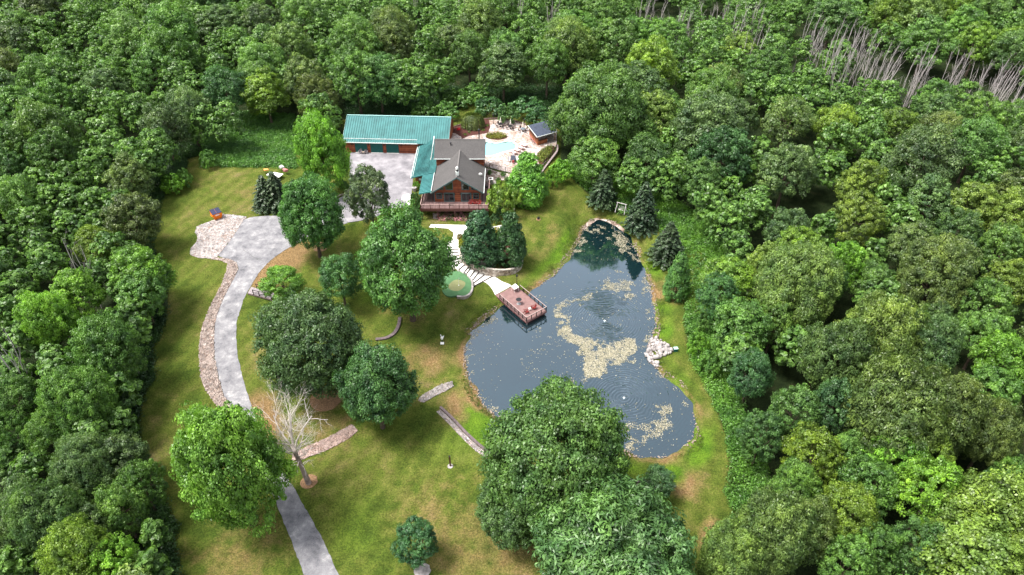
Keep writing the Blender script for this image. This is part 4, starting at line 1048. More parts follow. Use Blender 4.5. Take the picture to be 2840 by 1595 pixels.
tile(1714, 961, .593, [(650,100,105,'k'),(470,130,105,'d'),(340,230,90,'d'),(890,110,200,'g','star'),(1110,130,170,'g','star'),(1310,220,120,'g','star'),(1320,60,110,'m'),(560,320,120,'y'),
 (700,310,80,'m'),(890,310,120,'B'),(1060,330,100,'y'),(1060,470,145,'B'),(790,440,110,'m'),(480,450,90,'m'),(690,570,120,'y'),(390,650,175,'l','star'),(540,620,110,'g'),(150,750,140,'l','star'),
 (700,760,105,'m'),(820,700,95,'m'),(1320,600,190,'Y'),(1240,740,190,'Y'),(1400,420,90,'m'),(1010,700,100,'d')])
tile(0, 481, K, [(230,250,130,'Y'),(60,380,110,'y'),(540,290,120,'y'),(740,260,80,'Y'),(310,420,110,'y'),(150,80,150,'m'),(380,90,110,'m'),(560,80,110,'d'),(730,90,110,'m'),(1040,190,180,'g','oval'),
 (350,540,140,'m'),(90,560,110,'m'),(850,470,140,'m'),(1080,600,190,'B','oval'),(1120,780,150,'m'),(140,740,130,'m'),(570,760,165,'B','oval'),(740,680,80,'r','pine'),(890,740,85,'r','pine'),
 (350,970,185,'B','maple'),(980,850,95,'r','pine'),(1110,950,120,'r','pine'),(1110,1070,90,'r','pine'),(880,1030,140,'m'),(810,1210,230,'m','maple'),(100,950,130,'m'),(400,1270,100,'B'),(450,1390,140,'m'),(90,1390,130,'m'),(170,1140,120,'d')])
tile(0, 961, K, [(100,150,170,'m'),(560,150,240,'m','great'),(940,80,120,'d'),(930,330,90,'d'),(100,400,150,'m'),(370,430,150,'m'),(720,450,130,'y'),(60,600,110,'m'),(240,700,130,'b'),
 (650,650,220,'b','great'),(920,560,170,'b'),(1060,760,160,'m'),(900,950,170,'m'),(180,850,150,'b'),(350,1050,270,'b','star'),(120,1210,150,'b'),(700,1090,160,'b'),(600,1320,240,'y','maple'),
 (880,1360,190,'B'),(1170,1160,85,'d'),(110,1400,130,'m'),(1120,1400,120,'m')])
low_bushes = [(857 + x * K, y * K, hw * K, t) for x, y, hw, t in [(870,730,120,'m'),(1010,690,95,'m'),(1110,790,115,'k'),(1400,800,130,'k'),(620,810,100,'m'),(790,830,90,'m'),(1250,850,80,'d'),(1480,880,80,'k'),(1660,1270,85,'B'),(1590,1330,60,'B')]]
low_bushes += [(x * K, y * K, hw * K, t) for x, y, hw, t in [(1290,1370,85,'B'),(1380,1330,60,'m'),(1560,1190,60,'m')]]
low_bushes += [(1714 + x * K, 481 + y * K, hw * K, t) for x, y, hw, t in [(250,170,70,'B'),(300,640,70,'B'),(180,980,75,'m'),(120,1140,80,'B'),(220,1290,80,'m'),(470,590,80,'m'),(560,1290,70,'m'),(400,1040,70,'B')]]
ZONES = [('woods behind the garage', 700, 1130, 0, 330), ('woods behind the pool patio', 1130, 1500, 0, 330), ('woods at the top left corner', 0, 330, 0, 240),
 ('woods above the back lawn', 330, 700, 0, 240), ('woods left of the back lawn', 0, 330, 240, 520), ('thicket beside the back lawn', 330, 640, 240, 520),
 ('woods at the left edge opposite the gravel pad', 0, 460, 520, 760), ('woods left of the curving drive', 0, 460, 760, 1000), ('woods at the bottom left', 0, 460, 1000, 1500),
 ('woods right of the patio hut', 1360, 1720, 140, 560), ('far woods above the grey dead trees', 1700, 2700, -50, 110), ('woods among the grey dead trees', 1500, 2100, -50, 250), ('woods among the dead trees at the right', 2100, 2700, 110, 260),
 ('woods above the spruces', 1700, 2050, 250, 520), ('upper right woods', 2050, 2330, 250, 520), ('woods at the upper right edge', 2330, 2800, 250, 520),
 ('woods right of the pond head', 1700, 2000, 520, 760), ('middle right woods', 2000, 2300, 520, 760), ('woods at the right edge', 2300, 2800, 520, 800),
 ('woods right of the boulder heap', 1700, 2000, 760, 1000), ('woods far right of the boulders', 2000, 2400, 760, 1000), ('woods beside the lower pond', 1780, 2150, 1000, 1230),
 ('lower right woods', 2150, 2500, 1000, 1240), ('woods at the lower right edge', 2300, 2800, 800, 1240), ('bottom right woods', 1700, 2250, 1230, 1600), ('woods in the bottom right corner', 2250, 2800, 1240, 1600)]
def zone_of(px, py):
    for nm, a, b_, c, d in ZONES:
        if a <= px < b_ and c <= py < d: return nm
    return min(ZONES, key=lambda q: (px - (q[1] + q[2]) / 2) ** 2 + (py - (q[3] + q[4]) / 2) ** 2)[0]
FOREST = []
for px, py, hw, t, kind in TILES:
    rr_ = random.Random(int(px * 7 + py))
    kd = kind or rr_.choice(['dome', 'dome', 'knobby', 'knobby', 'oval'])
    x, y, R, Hh = by_crown(px, py, hw, kd, t)
    for _k in range(60):
        if seg_sd(LAWN, np.array([x]), np.array([y]))[0] > R * .35: break
        if py < 420 and 480 < px < 1420: y += .6
        elif px < 700: x -= .6
        else: x += .6
    FOREST.append([x, y, R * 1.08, Hh, t, kd, px, py])
def proj(x, y, z):
    d = depth(x, y, z); upv = y * math.sin(TILT) - (CAM_H - z) * math.cos(TILT)
    return 1288 + x / d * FPX, 723.6 - upv / d * FPX, d
# fill the rest of the woods
rf = random.Random(77)
taken = [(f[0], f[1], f[2]) for f in FOREST] + list(TREES)
DEADBELT = W([(1500,-10),(1900,60),(2150,60),(2300,140),(2576,200),(2700,290),(2700,330),(2400,290),(2200,240),(2060,200),(1900,170),(1500,60)], 8.0)
CLEARING = W([(520, 292), (740, 292), (745, 420), (505, 420)], 5)
OPENR = W([(1560,520),(1660,520),(1760,580),(1810,680),(1800,800),(1840,900),(1880,1050),(1880,1200),(1900,1400),(1780,1400),(1700,700),(1560,560)], 2.0)
def pts_(v): return np.array([v])
for _ in range(20000):
    yy = 30 + 360 * math.sqrt(rf.random()); xx = rf.uniform(-1, 1) * (36 + yy * 1.0)
    r = rf.choice([3.8, 4.6, 5.4, 6.2, 7.0, 8.0])
    px, py, d = proj(xx, yy, 10)
    if not (-480 < px < 3060 and -230 < py < 1800): continue
    if seg_sd(LAWN, pts_(xx), pts_(yy))[0] < r * .45: continue
    if seg_sd(CLEARING, pts_(xx), pts_(yy))[0] < 1 or seg_sd(OPENR, pts_(xx), pts_(yy))[0] < 0: continue
    if seg_sd(DEADBELT, pts_(xx), pts_(yy))[0] < 0 and rf.random() < .97: continue
    if any((xx - a) ** 2 + (yy - b_) ** 2 < (.70 * (r + c)) ** 2 for a, b_, c in taken): continue
    taken.append((xx, yy, r))
    tone = rf.choice('mmmmddbylg' if px < 1700 else 'mmmyyYbblg')
    Hh = min(19, 1.7 * r + 4.5 + rf.uniform(0, 2)) * (.85 if 0 < py and _ > 3000 else 1)
    FOREST.append([xx, yy, r, Hh, tone, rf.choice(['dome', 'knobby', 'knobby', 'oval']), *proj(xx, yy, Hh * .6)[:2]])
print('forest trees', len(FOREST))
# label by zone and tone, ordered from the left
ORD = ['first', 'second', 'third', 'fourth', 'fifth', 'sixth', 'seventh', 'eighth', 'ninth', 'tenth', 'eleventh', 'twelfth', 'thirteenth', 'fourteenth', 'fifteenth', 'sixteenth', 'seventeenth', 'eighteenth', 'nineteenth', 'twentieth', 'twenty-first', 'twenty-second', 'twenty-third', 'twenty-fourth', 'twenty-fifth', 'twenty-sixth', 'twenty-seventh', 'twenty-eighth', 'twenty-ninth', 'thirtieth', 'thirty-first', 'thirty-second', 'thirty-third', 'thirty-fourth', 'thirty-fifth', 'thirty-sixth']
vis = sorted(FOREST, key=lambda f: -f[2] / depth(f[0], f[1], 8))
near, rest = vis[:290], vis[290:]
groups = {}
for f in near: groups.setdefault((zone_of(f[6], f[7]), f[4]), []).append(f)
for (zn, t), fs in groups.items():
    fs.sort(key=lambda f: f[6]); tn = TONES[t][1]
    for i, f in enumerate(fs):
        if len(fs) == 1: lab = 'only %s tree in the %s' % (tn, zn)
        elif i == 0: lab = 'leftmost %s tree in the %s' % (tn, zn)
        elif i == len(fs) - 1: lab = 'rightmost %s tree in the %s' % (tn, zn)
        else: lab = '%s %s tree from left in %s' % (ORD[min(i, 35)], tn, zn)
        plant(f[5], f[0], f[1], f[2], f[3], f[4], lab, 'tree', 'trees of the surrounding woods', seed=int(f[0] * 31 + f[1] * 7))
# the farthest crowns read as one canopy
if rest:
    Vs, Fs, Rn, off = [], [], [], 0
    rs = np.random.RandomState(3)
    for f in rest:
        P, Nn, rnd, Bc = crown_points(rs, f[2], f[3], 2.5, 18, 11, 17, .6)
        V, F_ = leaf_cards(P, Nn, .58, rs); z = hz(f[0], f[1])
        V = V + np.array([f[0], f[1], z]); Vs.append(V); Fs.append(F_ + off); off += len(V); Rn.append(rnd)
    o = big_mesh('distant_woods', np.concatenate(Vs), np.concatenate(Fs), M_LEAF, ('rnd', 'FACE', np.concatenate(Rn)))
    o.color = (*TONES['m'][0], 1)
    tag(o, 'farthest treetops of the woods', 'woods', kind='stuff')
bz = {}
for px, py, hw, t in low_bushes:
    x, y, R, Hh = by_crown(px, py, hw, 'bush', t, H=4.0)
    bz.setdefault((zone_of(px, py), t), []).append((x, y, R, px))
for (zn, t), fs in bz.items():
    fs.sort(key=lambda f: f[3])
    for i, f in enumerate(fs):
        lab = ('%s bush at the foot of the %s' % (TONES[t][1], zn)) if len(fs) == 1 else '%s %s bush from left before %s' % (ORD[i], TONES[t][1], zn)
        plant('bush', f[0], f[1], f[2] * 1.1, 4.2, t, lab, 'bush', 'bushes at the foot of the woods', seed=i)
# grey dead trees standing in the woods
DS = [(857 + x * K, y * K) for x, y in [(900,60),(1190,60),(1290,140),(1340,110),(1600,80),(1590,140),(2260,70),(2330,60),(2390,110),(2500,230),(2560,200),(520,10)]]
DS += [(1714 + x * K, y * K) for x, y in [(30,200),(100,120),(200,130),(300,150),(350,130),(400,160),(520,130),(560,150),(390,300),(430,330),(480,370),(560,350),(910,250),(960,330),(1000,240),(1030,330),(1110,400),(1150,470),(1160,330),(1200,520),(1250,400),(1270,290),(1300,480),(1340,330),(1360,520),(1380,300),(1410,400),(1410,560),(1440,480),
 (1500,520),(1520,600),(1560,480),(1700,600),(1760,580),(1790,500),(1830,540),(1990,530),(2040,560),(2100,490),(2180,650),(2220,600),(2260,720),(2300,640),(2340,700),(2360,600),(2400,690),(2440,600),(2490,760),(2540,680),(2560,800)]]
DS += [(590 * K + 0, 481 + 540 * K), (40 * K, 481 + 1200 * K)]
DS.sort()
dz = {}
for px, py in DS: dz.setdefault(zone_of(px, py), []).append((px, py))
for zn, ps in dz.items():
    for i, (px, py) in enumerate(ps):
        z = 5.0; rr_ = random.Random(int(px * 3 + py)); Hh = rr_.uniform(15, 22)
        for _ in range(6): x, y = at(px, py, z + Hh * .55); z = hz(x, y)
        lab = ('grey leafless tree in the %s' % zn) if len(ps) == 1 else ('%s leafless tree from left in %s' % (ORD[min(i, 35)], zn))
        
        plant('dead', x, y, rr_.uniform(.9, 1.4), Hh, 'm', lab, 'dead tree', 'grey dead trees in the woods', seed=i)
# low growth: weeds and brush, beyond counting
def brush(name, poly, n_, h0, h1, r0, r1, tone, label, seed, leaf=.3, per=26, asp=.45, dens=None, upr=.3):
    rs = np.random.RandomState(seed); P_ = np.array(poly); lo, hi = P_.min(0), P_.max(0)
    X = rs.uniform(lo[0], hi[0], n_ * 8); Y = rs.uniform(lo[1], hi[1], n_ * 8)
    ok = seg_sd(poly, X, Y) < 0 if dens is None else dens(X, Y)
    X, Y = X[ok][:n_], Y[ok][:n_]; m_ = len(X)
    hh = rs.uniform(h0, h1, m_) * (1 + .4 * vnoise(X, Y, 5, 9)); rr_ = rs.uniform(r0, r1, m_)
    ci = np.repeat(np.arange(m_), per); e = unit(rs.normal(size=(len(ci), 3))); e[:, 2] = np.abs(e[:, 2])
    P = np.stack([X[ci], Y[ci], hz(X, Y)[ci]], 1) + e * np.stack([rr_[ci], rr_[ci], hh[ci]], 1) * rs.uniform(.5, 1.05, (len(ci), 1))
    Nn = unit(e * .5 + rs.normal(size=(len(ci), 3)) * .6 + np.array([0, 0, upr]))
    V, F_ = leaf_cards(P, Nn, leaf, rs, asp)
    rnd = np.ones((len(ci), 4)); cl = rs.rand(m_); big = np.clip(.5 + .6 * vnoise(X, Y, 6, 12), 0, 1)
    rnd[:, 0] = np.clip(.35 * cl[ci] + .2 * big[ci] + .45 * rs.rand(len(ci)), 0, 1); rnd[:, 1] = big[ci]
    o = big_mesh(name, V, F_, M_LEAF, ('rnd', 'FACE', rnd)); o.color = (*tone, 1)
    return tag(o, label, 'undergrowth', kind='stuff')
EDGE_R = W([(1400,452),(1440,468),(1500,512),(1560,535),(1640,556),(1672,600),(1700,650),(1725,700),(1722,800),(1735,880),(1790,980),(1832,1080),(1842,1160),(1832,1210),(1850,1260),(1845,1340),(1790,1380),
            (1900,1420),(1960,1300),(1930,1150),(1880,1020),(1830,900),(1850,780),(1830,650),(1780,560),(1680,500),(1560,470),(1440,420)], 1.5)
def edge_r(X, Y): return (seg_sd(EDGE_R, X, Y) < 0) & (seg_sd(LAWN, X, Y) > -.3 + .8 * vnoise(X, Y, 3, 41))
brush('weeds', EDGE_R, 7000, .5, 1.5, .35, .9, (.085, .205, .036), 'rank green weeds along the right edge of the mown grass', 1, dens=edge_r)
MEADOW = W([(1722,640),(1770,640),(1800,720),(1790,780),(1745,790),(1728,740)], 1.5)
brush('meadow_grass', MEADOW, 1500, .3, .8, .3, .6, (.150, .185, .022), 'yellowish tall grass beside the narrow leafy tree', 2, leaf=.26, asp=.25)
brush('weeds', CLEARING, 5200, .4, 1.3, .4, 1.0, (.080, .200, .045), 'dense green weeds in the clearing above the back lawn', 3)
EDGE_L = W([(440,1460),(425,1340),(436,1290),(385,1200),(352,1149),(352,1011),(389,950),(382,877),(419,810),(436,699),(386,629),(402,592),(409,558),(426,501),(476,463),(483,426),(503,418),(505,380),(420,400),(370,520),(330,640),(360,760),(320,900),(290,1050),(300,1200),(380,1400)], 2.5)
def edge_l(X, Y): return (seg_sd(EDGE_L, X, Y) < 0) & (seg_sd(LAWN, X, Y) > .2 + .8 * vnoise(X, Y, 3, 42))
brush('brush', EDGE_L, 4200, .5, 1.8, .4, 1.1, (.035, .090, .028), 'shaded brush along the left edge of the mown grass', 4, dens=edge_l)
def shore_g(X, Y): s_ = seg_sd(POND, X, Y); return (s_ > .5) & (s_ < 1.6 + .8 * vnoise(X, Y, 6, 44)) & (vnoise(X, Y, 4, 43) > -.1)
brush('shore_grass', POND, 5200, .15, .5, .12, .3, (.105, .165, .022), 'tufts of uncut grass along the pond bank', 5, leaf=.20, per=12, asp=.2, dens=shore_g, upr=0)
BACKP = W([(870,330),(1130,322),(1180,270),(1400,290),(1420,330),(1560,330),(1560,210),(870,210)], 6)
def back_g(X, Y): return (seg_sd(BACKP, X, Y) < 0) & (seg_sd(LAWN, X, Y) > .5)
brush('brush', BACKP, 3400, .6, 2.4, .6, 1.4, (.035, .095, .035), 'dark brush behind the garage and the patio fence', 6, dens=back_g)
# ------------------------------------------------------------------ the log house with its garage wing
HZ = 5.6                                        # main floor
house = thing('log_house', 'red log house with grey shingle and teal metal roofs and three green garage doors', 'house', (-11.45, 128.65, 2.85))
def part(name, g, m, parent=None, **kw): return obj(name, g, m, parent or house, **kw)
def sub(name, g, m, p): return obj(name, g, m, p)
XL, XR, YF, YB = -16.45, -6.45, 128.65, 139.3
XC = (XL + XR) / 2
# front gable block
g = G(); g.extrude([(XL, YF, 5.45), (XR, YF, 5.45), (XR, YF, 8.05), (XC, YF, 11.42), (XL, YF, 8.05)], (0, YB - YF, 0)); part('wall', g, M_LOG)
g = G(); g.box((XC, YF + 4, 4.1), (9.9, 7.9, 2.7)); fw = part('foundation_wall', g, mat('dark_stone_veneer', build=m_stones([(0, (.07, .05, .045)), (1, (.20, .15, .13))], 2.4, .03)))
for cx_, wd in ((-15.1, 1.4), (-13.75, 1.3), (-9.75, 1.6), (-7.3, 1.0)):
    g = G(); g.box((cx_, YF - .02, 4.5), (wd, .12, 1.1)); part('stone_panel', g, M_BASEWALL)
g = G(); g.box((-8.35, YF - .02, 3.95), (1.0, .1, 2.1)); bd = part('basement_door', g, M_WHITE)
SL = .665
def rz(x): return 11.75 - SL * abs(x - XC)
g = G(); Y0, Y1 = 127.95, 140.75
g.slab([(XC, Y0, 11.75), (XL - .5, Y0, rz(XL - .5)), (XL - .5, Y1, rz(XL - .5)), (XC, Y1, 11.75)], .16)
g.slab([(XC, Y0, 11.75), (XR + .5, Y0, rz(XR + .5)), (XR + .5, Y1, rz(XR + .5)), (XC, Y1, 11.75)], .16)
rf1 = part('roof', g, M_SHINGLE)
g = G(); g.beam((XC, Y0, 11.79), (XC, Y1 - .6, 11.79), .26, .07)
sub('ridge_cap', g, mat('ridge_shingle', (.15, .14, .135), .85), rf1)
g = G()
g.beam((XC, Y0 - .05, 11.62), (XL - .55, Y0 - .05, rz(XL - .5) - .12), .08, .26); g.beam((XC, Y0 - .05, 11.62), (XR + .55, Y0 - .05, rz(XR + .5) - .12), .08, .26)
sub('fascia', g, M_TRIM, rf1)
g = G(); g.beam((XR + .56, Y0, rz(XR + .5) - .1), (XR + .56, Y1 - 1.9, rz(XR + .5) - .1), .13, .13); sub('gutter', g, M_GUTTER, rf1)
g = G(); g.beam((XL - .5, Y0, rz(XL - .5) + .06), (XL - .5, YB, rz(XL - .5) + .06), .12, .06); sub('flashing', g, M_GUTTER, rf1)
# rear block
g = G(); g.extrude([(-16.7, YB, 5.3), (-16.7, YB, 10.3), (-16.7, YB + 3.2, 12.95), (-16.7, YB + 6.6, 10.3), (-16.7, YB + 6.6, 5.3)], (10.5, 0, 0)); part('wall', g, M_LOG)
g = G(); yr = 142.4
g.slab([(-17.05, 138.75, 10.42), (-5.9, 138.75, 10.42), (-5.9, yr, 13.22), (-17.05, yr, 13.22)], .16)
g.slab([(-17.05, yr, 13.22), (-5.9, yr, 13.22), (-5.9, 146.3, 10.3), (-17.05, 146.3, 10.3)], .16)
rf2 = part('roof', g, M_SHINGLE)
g = G()
for a, b_ in ((-17.02, XC - 2.0), (XC + 2.0, -5.95)): g.beam((a, 138.70, 10.33), (b_, 138.70, 10.33), .12, .13)
sub('gutter', g, M_GUTTER, rf2)
g = G(); g.beam((-17.05, yr, 13.26), (-5.9, yr, 13.26), .25, .07); sub('ridge_cap', g, MATS['ridge_shingle'], rf2)
g = G(); g.beam((-5.86, 138.75, 10.32), (-5.86, yr, 13.1), .06, .2); g.beam((-17.09, 138.75, 10.32), (-17.09, yr, 13.1), .06, .2); sub('rake_board', g, M_TRIM, rf2)
g = G(); g.tube((-13.5, 141.3, 12.2), (-13.5, 141.3, 12.95), .10, .10, 8); g.lathe([(.02, 0), (.2, .02), (.2, .14), (.02, .18)], (-13.5, 141.3, 12.9), 10); sub('roof_vent', g, M_DARKMETAL, rf2)
# chimney on the front ridge
g = G(); g.box((XC + .12, 129.2, 12.05), (.62, .62, .8)); ch = part('chimney', g, M_GUTTER)
g = G(); g.tube((XC + .12, 129.2, 12.4), (XC + .12, 129.2, 13.0), .2, .2, 10); sub('flue', g, M_DARKMETAL, ch)
g = G(); g.lathe([(.22, 0), (.30, .04), (.30, .38), (.2, .55)], (XC + .12, 129.2, 12.98), 12); sub('flue_cap', g, M_WHITE, ch)
g = G(); g.tube((-7.35, 144.6, 11.4), (-7.35, 144.6, 14.4), .13, .13, 8); g.lathe([(.14, 0), (.24, .03), (.24, .3), (.1, .36)], (-7.35, 144.6, 14.3), 10); part('stove_pipe', g, M_DARKMETAL)
g = G(); g.blob((XR - .35, 134.3, rz(XR - .35) + .38), .42, 1.1, .5, .8, 3, .05); g.tube((XR - .35, 134.4, rz(XR - .35)), (XR - .35, 134.35, rz(XR - .35) + .3), .04, .04, 5); part('satellite_dish', g, M_WHITE)
# windows of the gable
def framed(name, pts, y, depth_=.07, fw_=.13, glass=M_GLASS, trim=M_TRIM, mull=None):
    """frame along an outline in the wall plane with its pane"""
    cxm = sum(p[0] for p in pts) / len(pts); czm = sum(p[1] for p in pts) / len(pts)
    g = G(); n_ = len(pts)
    for i in range(n_):
        a, b_ = pts[i], pts[(i + 1) % n_]
        g.beam((a[0], y - depth_ / 2 - i * .0013, a[1]), (b_[0], y - depth_ / 2 - i * .0013, b_[1]), fw_, depth_, up=(0, 1, 0))
    if mull: g.beam((mull[0], y - .04, mull[1]), (mull[2], y - .04, mull[3]), .07, .05, up=(0, 1, 0))
    w_ = part(name, g, trim)
    g = G(); g.extrude([(p[0], y - .025, p[1]) for p in pts], (0, .05, 0)); sub('pane', g, glass, w_)
    return w_
framed('window', [(-15.9, 6.35), (-14.75, 6.35), (-14.75, 7.65), (-15.9, 7.65)], YF, mull=(-15.9, 7.0, -14.75, 7.0))
framed('window', [(-8.15, 6.35), (-7.0, 6.35), (-7.0, 7.65), (-8.15, 7.65)], YF, mull=(-8.15, 7.0, -7.0, 7.0))
framed('window', [(-13.85, 8.5), (-12.4, 8.5), (-12.4, 10.35), (-13.85, 9.4)], YF)
framed('window', [(-10.5, 8.5), (-9.05, 8.5), (-9.05, 9.4), (-10.5, 10.35)], YF)
framed('window', [(-15.45, 8.5), (-14.4, 8.5), (-14.4, 9.15)], YF, fw_=.1)
framed('window', [(-8.5, 8.5), (-7.45, 8.5), (-8.5, 9.15)], YF, fw_=.1)
framed('sliding_door', [(-14.3, 5.7), (-12.2, 5.7), (-12.2, 7.7), (-14.3, 7.7)], YF, fw_=.2, mull=(-13.25, 5.7, -13.25, 7.7))
framed('sliding_door', [(-10.7, 5.7), (-8.65, 5.7), (-8.65, 7.7), (-10.7, 7.7)], YF, fw_=.2, mull=(-9.68, 5.7, -9.68, 7.7))
for xx in (XL + .08, XR - .08):
    g = G(); g.box((xx, YF - .05, 6.75), (.16, .1, 2.6)); part('corner_board', g, M_TRIM)
for xx in (-12.0, -10.9, -8.4, -14.6):
    g = G(); g.box((xx, YF - .1, 7.55), (.14, .16, .3)); part('wall_lamp', g, M_BLACK)
# connector wing with low teal roof
g = G(); g.extrude([(-21.25, 136.6, 5.25), (-16.6, 136.6, 5.25), (-16.6, 136.6, 8.3), (-21.25, 136.6, 7.15)], (0, 15, 0)); part('wall', g, M_LOG)
framed('window', [(-20.55, 6.2), (-19.9, 6.2), (-19.9, 6.85), (-20.55, 6.85)], 136.6, fw_=.1, glass=M_WHITE)
def ribs(g, p0, p1, q0, q1, pitch, w_=.16, h_=.12):
    """raised seams from the line p0-p1 to the line q0-q1"""
    p0, p1, q0, q1 = map(Vector, (p0, p1, q0, q1)); n_ = max(2, int((p1 - p0).length / pitch))
    for i in range(n_ + 1):
        t = i / n_; a, b_ = p0.lerp(p1, t), q0.lerp(q1, t); g.beam(a + Vector((0, 0, h_ / 2)), b_ + Vector((0, 0, h_ / 2)), w_, h_)
g = G()
A, B, Cc, D = (-22.1, 136.1, 7.12), (-22.1, 151.0, 7.25), (-18.3, 153.6, 9.15), (-18.3, 142.2, 8.12)
E_ = (-16.72, 142.2, 8.50); Fp = (-16.72, 136.1, 8.50)
def quadsheet(g, a, b_, c, d, th=.12, n_=8):
    a, b_, c, d = map(Vector, (a, b_, c, d))
    for i in range(n_):
        t0, t1 = i / n_, (i + 1) / n_
        g.slab([a.lerp(b_, t0), a.lerp(b_, t1), d.lerp(c, t1), d.lerp(c, t0)], th)
quadsheet(g, A, B, Cc, D); g.slab([A, (-22.1 + 3.8, 142.2, 8.12), E_, Fp], .12)
g.slab([(-22.1, 136.1, 7.12), (-18.3, 142.2, 8.12), (-22.1, 142.2, 7.18)], .10)
quadsheet(g, (-18.3, 142.2, 8.12), (-18.3, 153.6, 9.15), (-16.75, 152.2, 8.3), (-16.75, 142.2, 7.55))
g.slab([(-19.45, 128.15, 7.80), (-16.85, 128.15, 8.36), (-16.85, 136.2, 8.36), (-19.45, 136.2, 7.80)], .12)
ribs(g, A, (-22.1, 151.0, 7.25), (-18.3, 142.2 - 6.1, 8.12), (-18.3, 151.5, 8.96), .55)
ribs(g, (-18.3, 136.1, 8.12), (-18.3, 142.2, 8.12), Fp, E_, .55)
ribs(g, (-19.45, 128.2, 7.80), (-19.45, 136.1, 7.80), (-16.85, 128.2, 8.36), (-16.85, 136.1, 8.36), .55)
ribs(g, (-18.28, 142.3, 8.13), (-18.28, 152.6, 9.06), (-16.76, 142.3, 7.56), (-16.76, 151.9, 8.28), .55)
rf3 = part('metal_roof', g, M_TEAL)
g = G(); g.beam((-22.2, 136.1, 7.08), (-22.2, 150.9, 7.2), .14, .13); g.beam((-21.75, 136.4, 7.36), (-21.75, 150.7, 7.48), .07, .07)
g.beam((-18.32, 142.2, 8.20), (-18.32, 153.4, 9.22), .16, .06); g.beam((-16.9, 128.2, 8.44), (-16.9, 136.1, 8.44), .10, .08); sub('gutter', g, M_GUTTER, rf3)
g = G(); g.beam((-22.15, 136.08, 7.05), (-19.4, 136.08, 7.75), .05, .2); g.beam((-19.5, 128.1, 7.72), (-16.9, 128.1, 8.27), .05, .2); g.beam((-19.5, 128.1, 7.74), (-19.5, 136.05, 7.74), .05, .16); sub('fascia', g, M_TEALTRIM, rf3)
# garage, turned a little from the house
GA = math.radians(-2.9); gux = Vector((math.cos(GA), math.sin(GA), 0)); guy = Vector((-math.sin(GA), math.cos(GA), 0)); g0 = Vector((-39.5, 151.95, 0))
def gp(u, v, z): p = g0 + gux * u + guy * v; return (p.x, p.y, z)
GL = 24.2
def gbox(g, u0, u1, v0, v1, z0, z1): g.prism([gp(u0, v0, 0)[:2], gp(u1, v0, 0)[:2], gp(u1, v1, 0)[:2], gp(u0, v1, 0)[:2]], z0, z1)
g = G(); g.extrude([gp(0, 0, 5.2), gp(0, 0, 8.15), gp(0, 6.6, 11.2), gp(0, 13.2, 8.15), gp(0, 13.2, 5.2)], gux * GL); part('garage_wall', g, M_LOG)
g = G()
g.slab([gp(-.45, -.55, 8.10), gp(GL + .45, -.55, 8.10), gp(GL + .45, 6.6, 11.66), gp(-.45, 6.6, 11.66)], .10)
g.slab([gp(-.45, 6.6, 11.66), gp(GL + .45, 6.6, 11.66), gp(GL + .45, 13.75, 8.17), gp(-.45, 13.75, 8.17)], .10)
ribs(g, gp(-.40, -.5, 8.13), gp(GL + .4, -.5, 8.13), gp(-.4, 6.6, 11.66), gp(GL + .4, 6.6, 11.66), .55, .15, .12)
rf4 = part('garage_roof', g, M_TEAL)
g = G(); g.beam(gp(-.45, 6.6, 11.73), gp(GL + .45, 6.6, 11.73), .32, .08); sub('ridge_cap', g, mat('pale_teal_cap', (.30, .52, .50), .4), rf4)
g = G(); g.beam(gp(-.4, -.62, 8.10), gp(17.4, -.62, 8.10), .14, .14); g.beam(gp(-.2, .35, 8.66), gp(17.2, .35, 8.66), .09, .12); sub('gutter', g, M_GUTTER, rf4)
g = G(); g.beam(gp(GL + .47, -.55, 8.1), gp(GL + .47, 6.6, 11.6), .06, .22); g.beam(gp(-.47, -.55, 8.1), gp(-.47, 6.6, 11.6), .06, .22); sub('rake_board', g, M_WHITE, rf4)
for u0, u1 in ((2.30, 5.25), (6.02, 8.98), (9.75, 12.75)):
    g = G(); gbox(g, u0, u1, -.05, .05, 5.3, 7.95)
    for z in (5.95, 6.6, 7.25): gbox(g, u0 + .05, u1 - .05, -.075, -.05, z - .27, z + .27)
    d_ = part('garage_door', g, M_GDOOR)
    g = G(); gbox(g, u0 - .02, u1 + .02, -.35, -.04, 5.26, 5.36); sub('threshold', g, M_CONC, d_)
    g = G(); gbox(g, u0 - .12, u0, -.09, .03, 5.3, 8.05); gbox(g, u1, u1 + .12, -.09, .03, 5.3, 8.05); gbox(g, u0, u1, -.085, .03, 7.95, 8.07); sub('door_frame', g, mat('rust_red_trim', (.22, .045, .03), .6), d_)
for u in (1.7, 5.63, 9.36, 13.4):
    g = G(); gbox(g, u - .1, u + .1, -.2, 0, 7.2, 7.55); part('wall_lamp', g, M_BLACK)
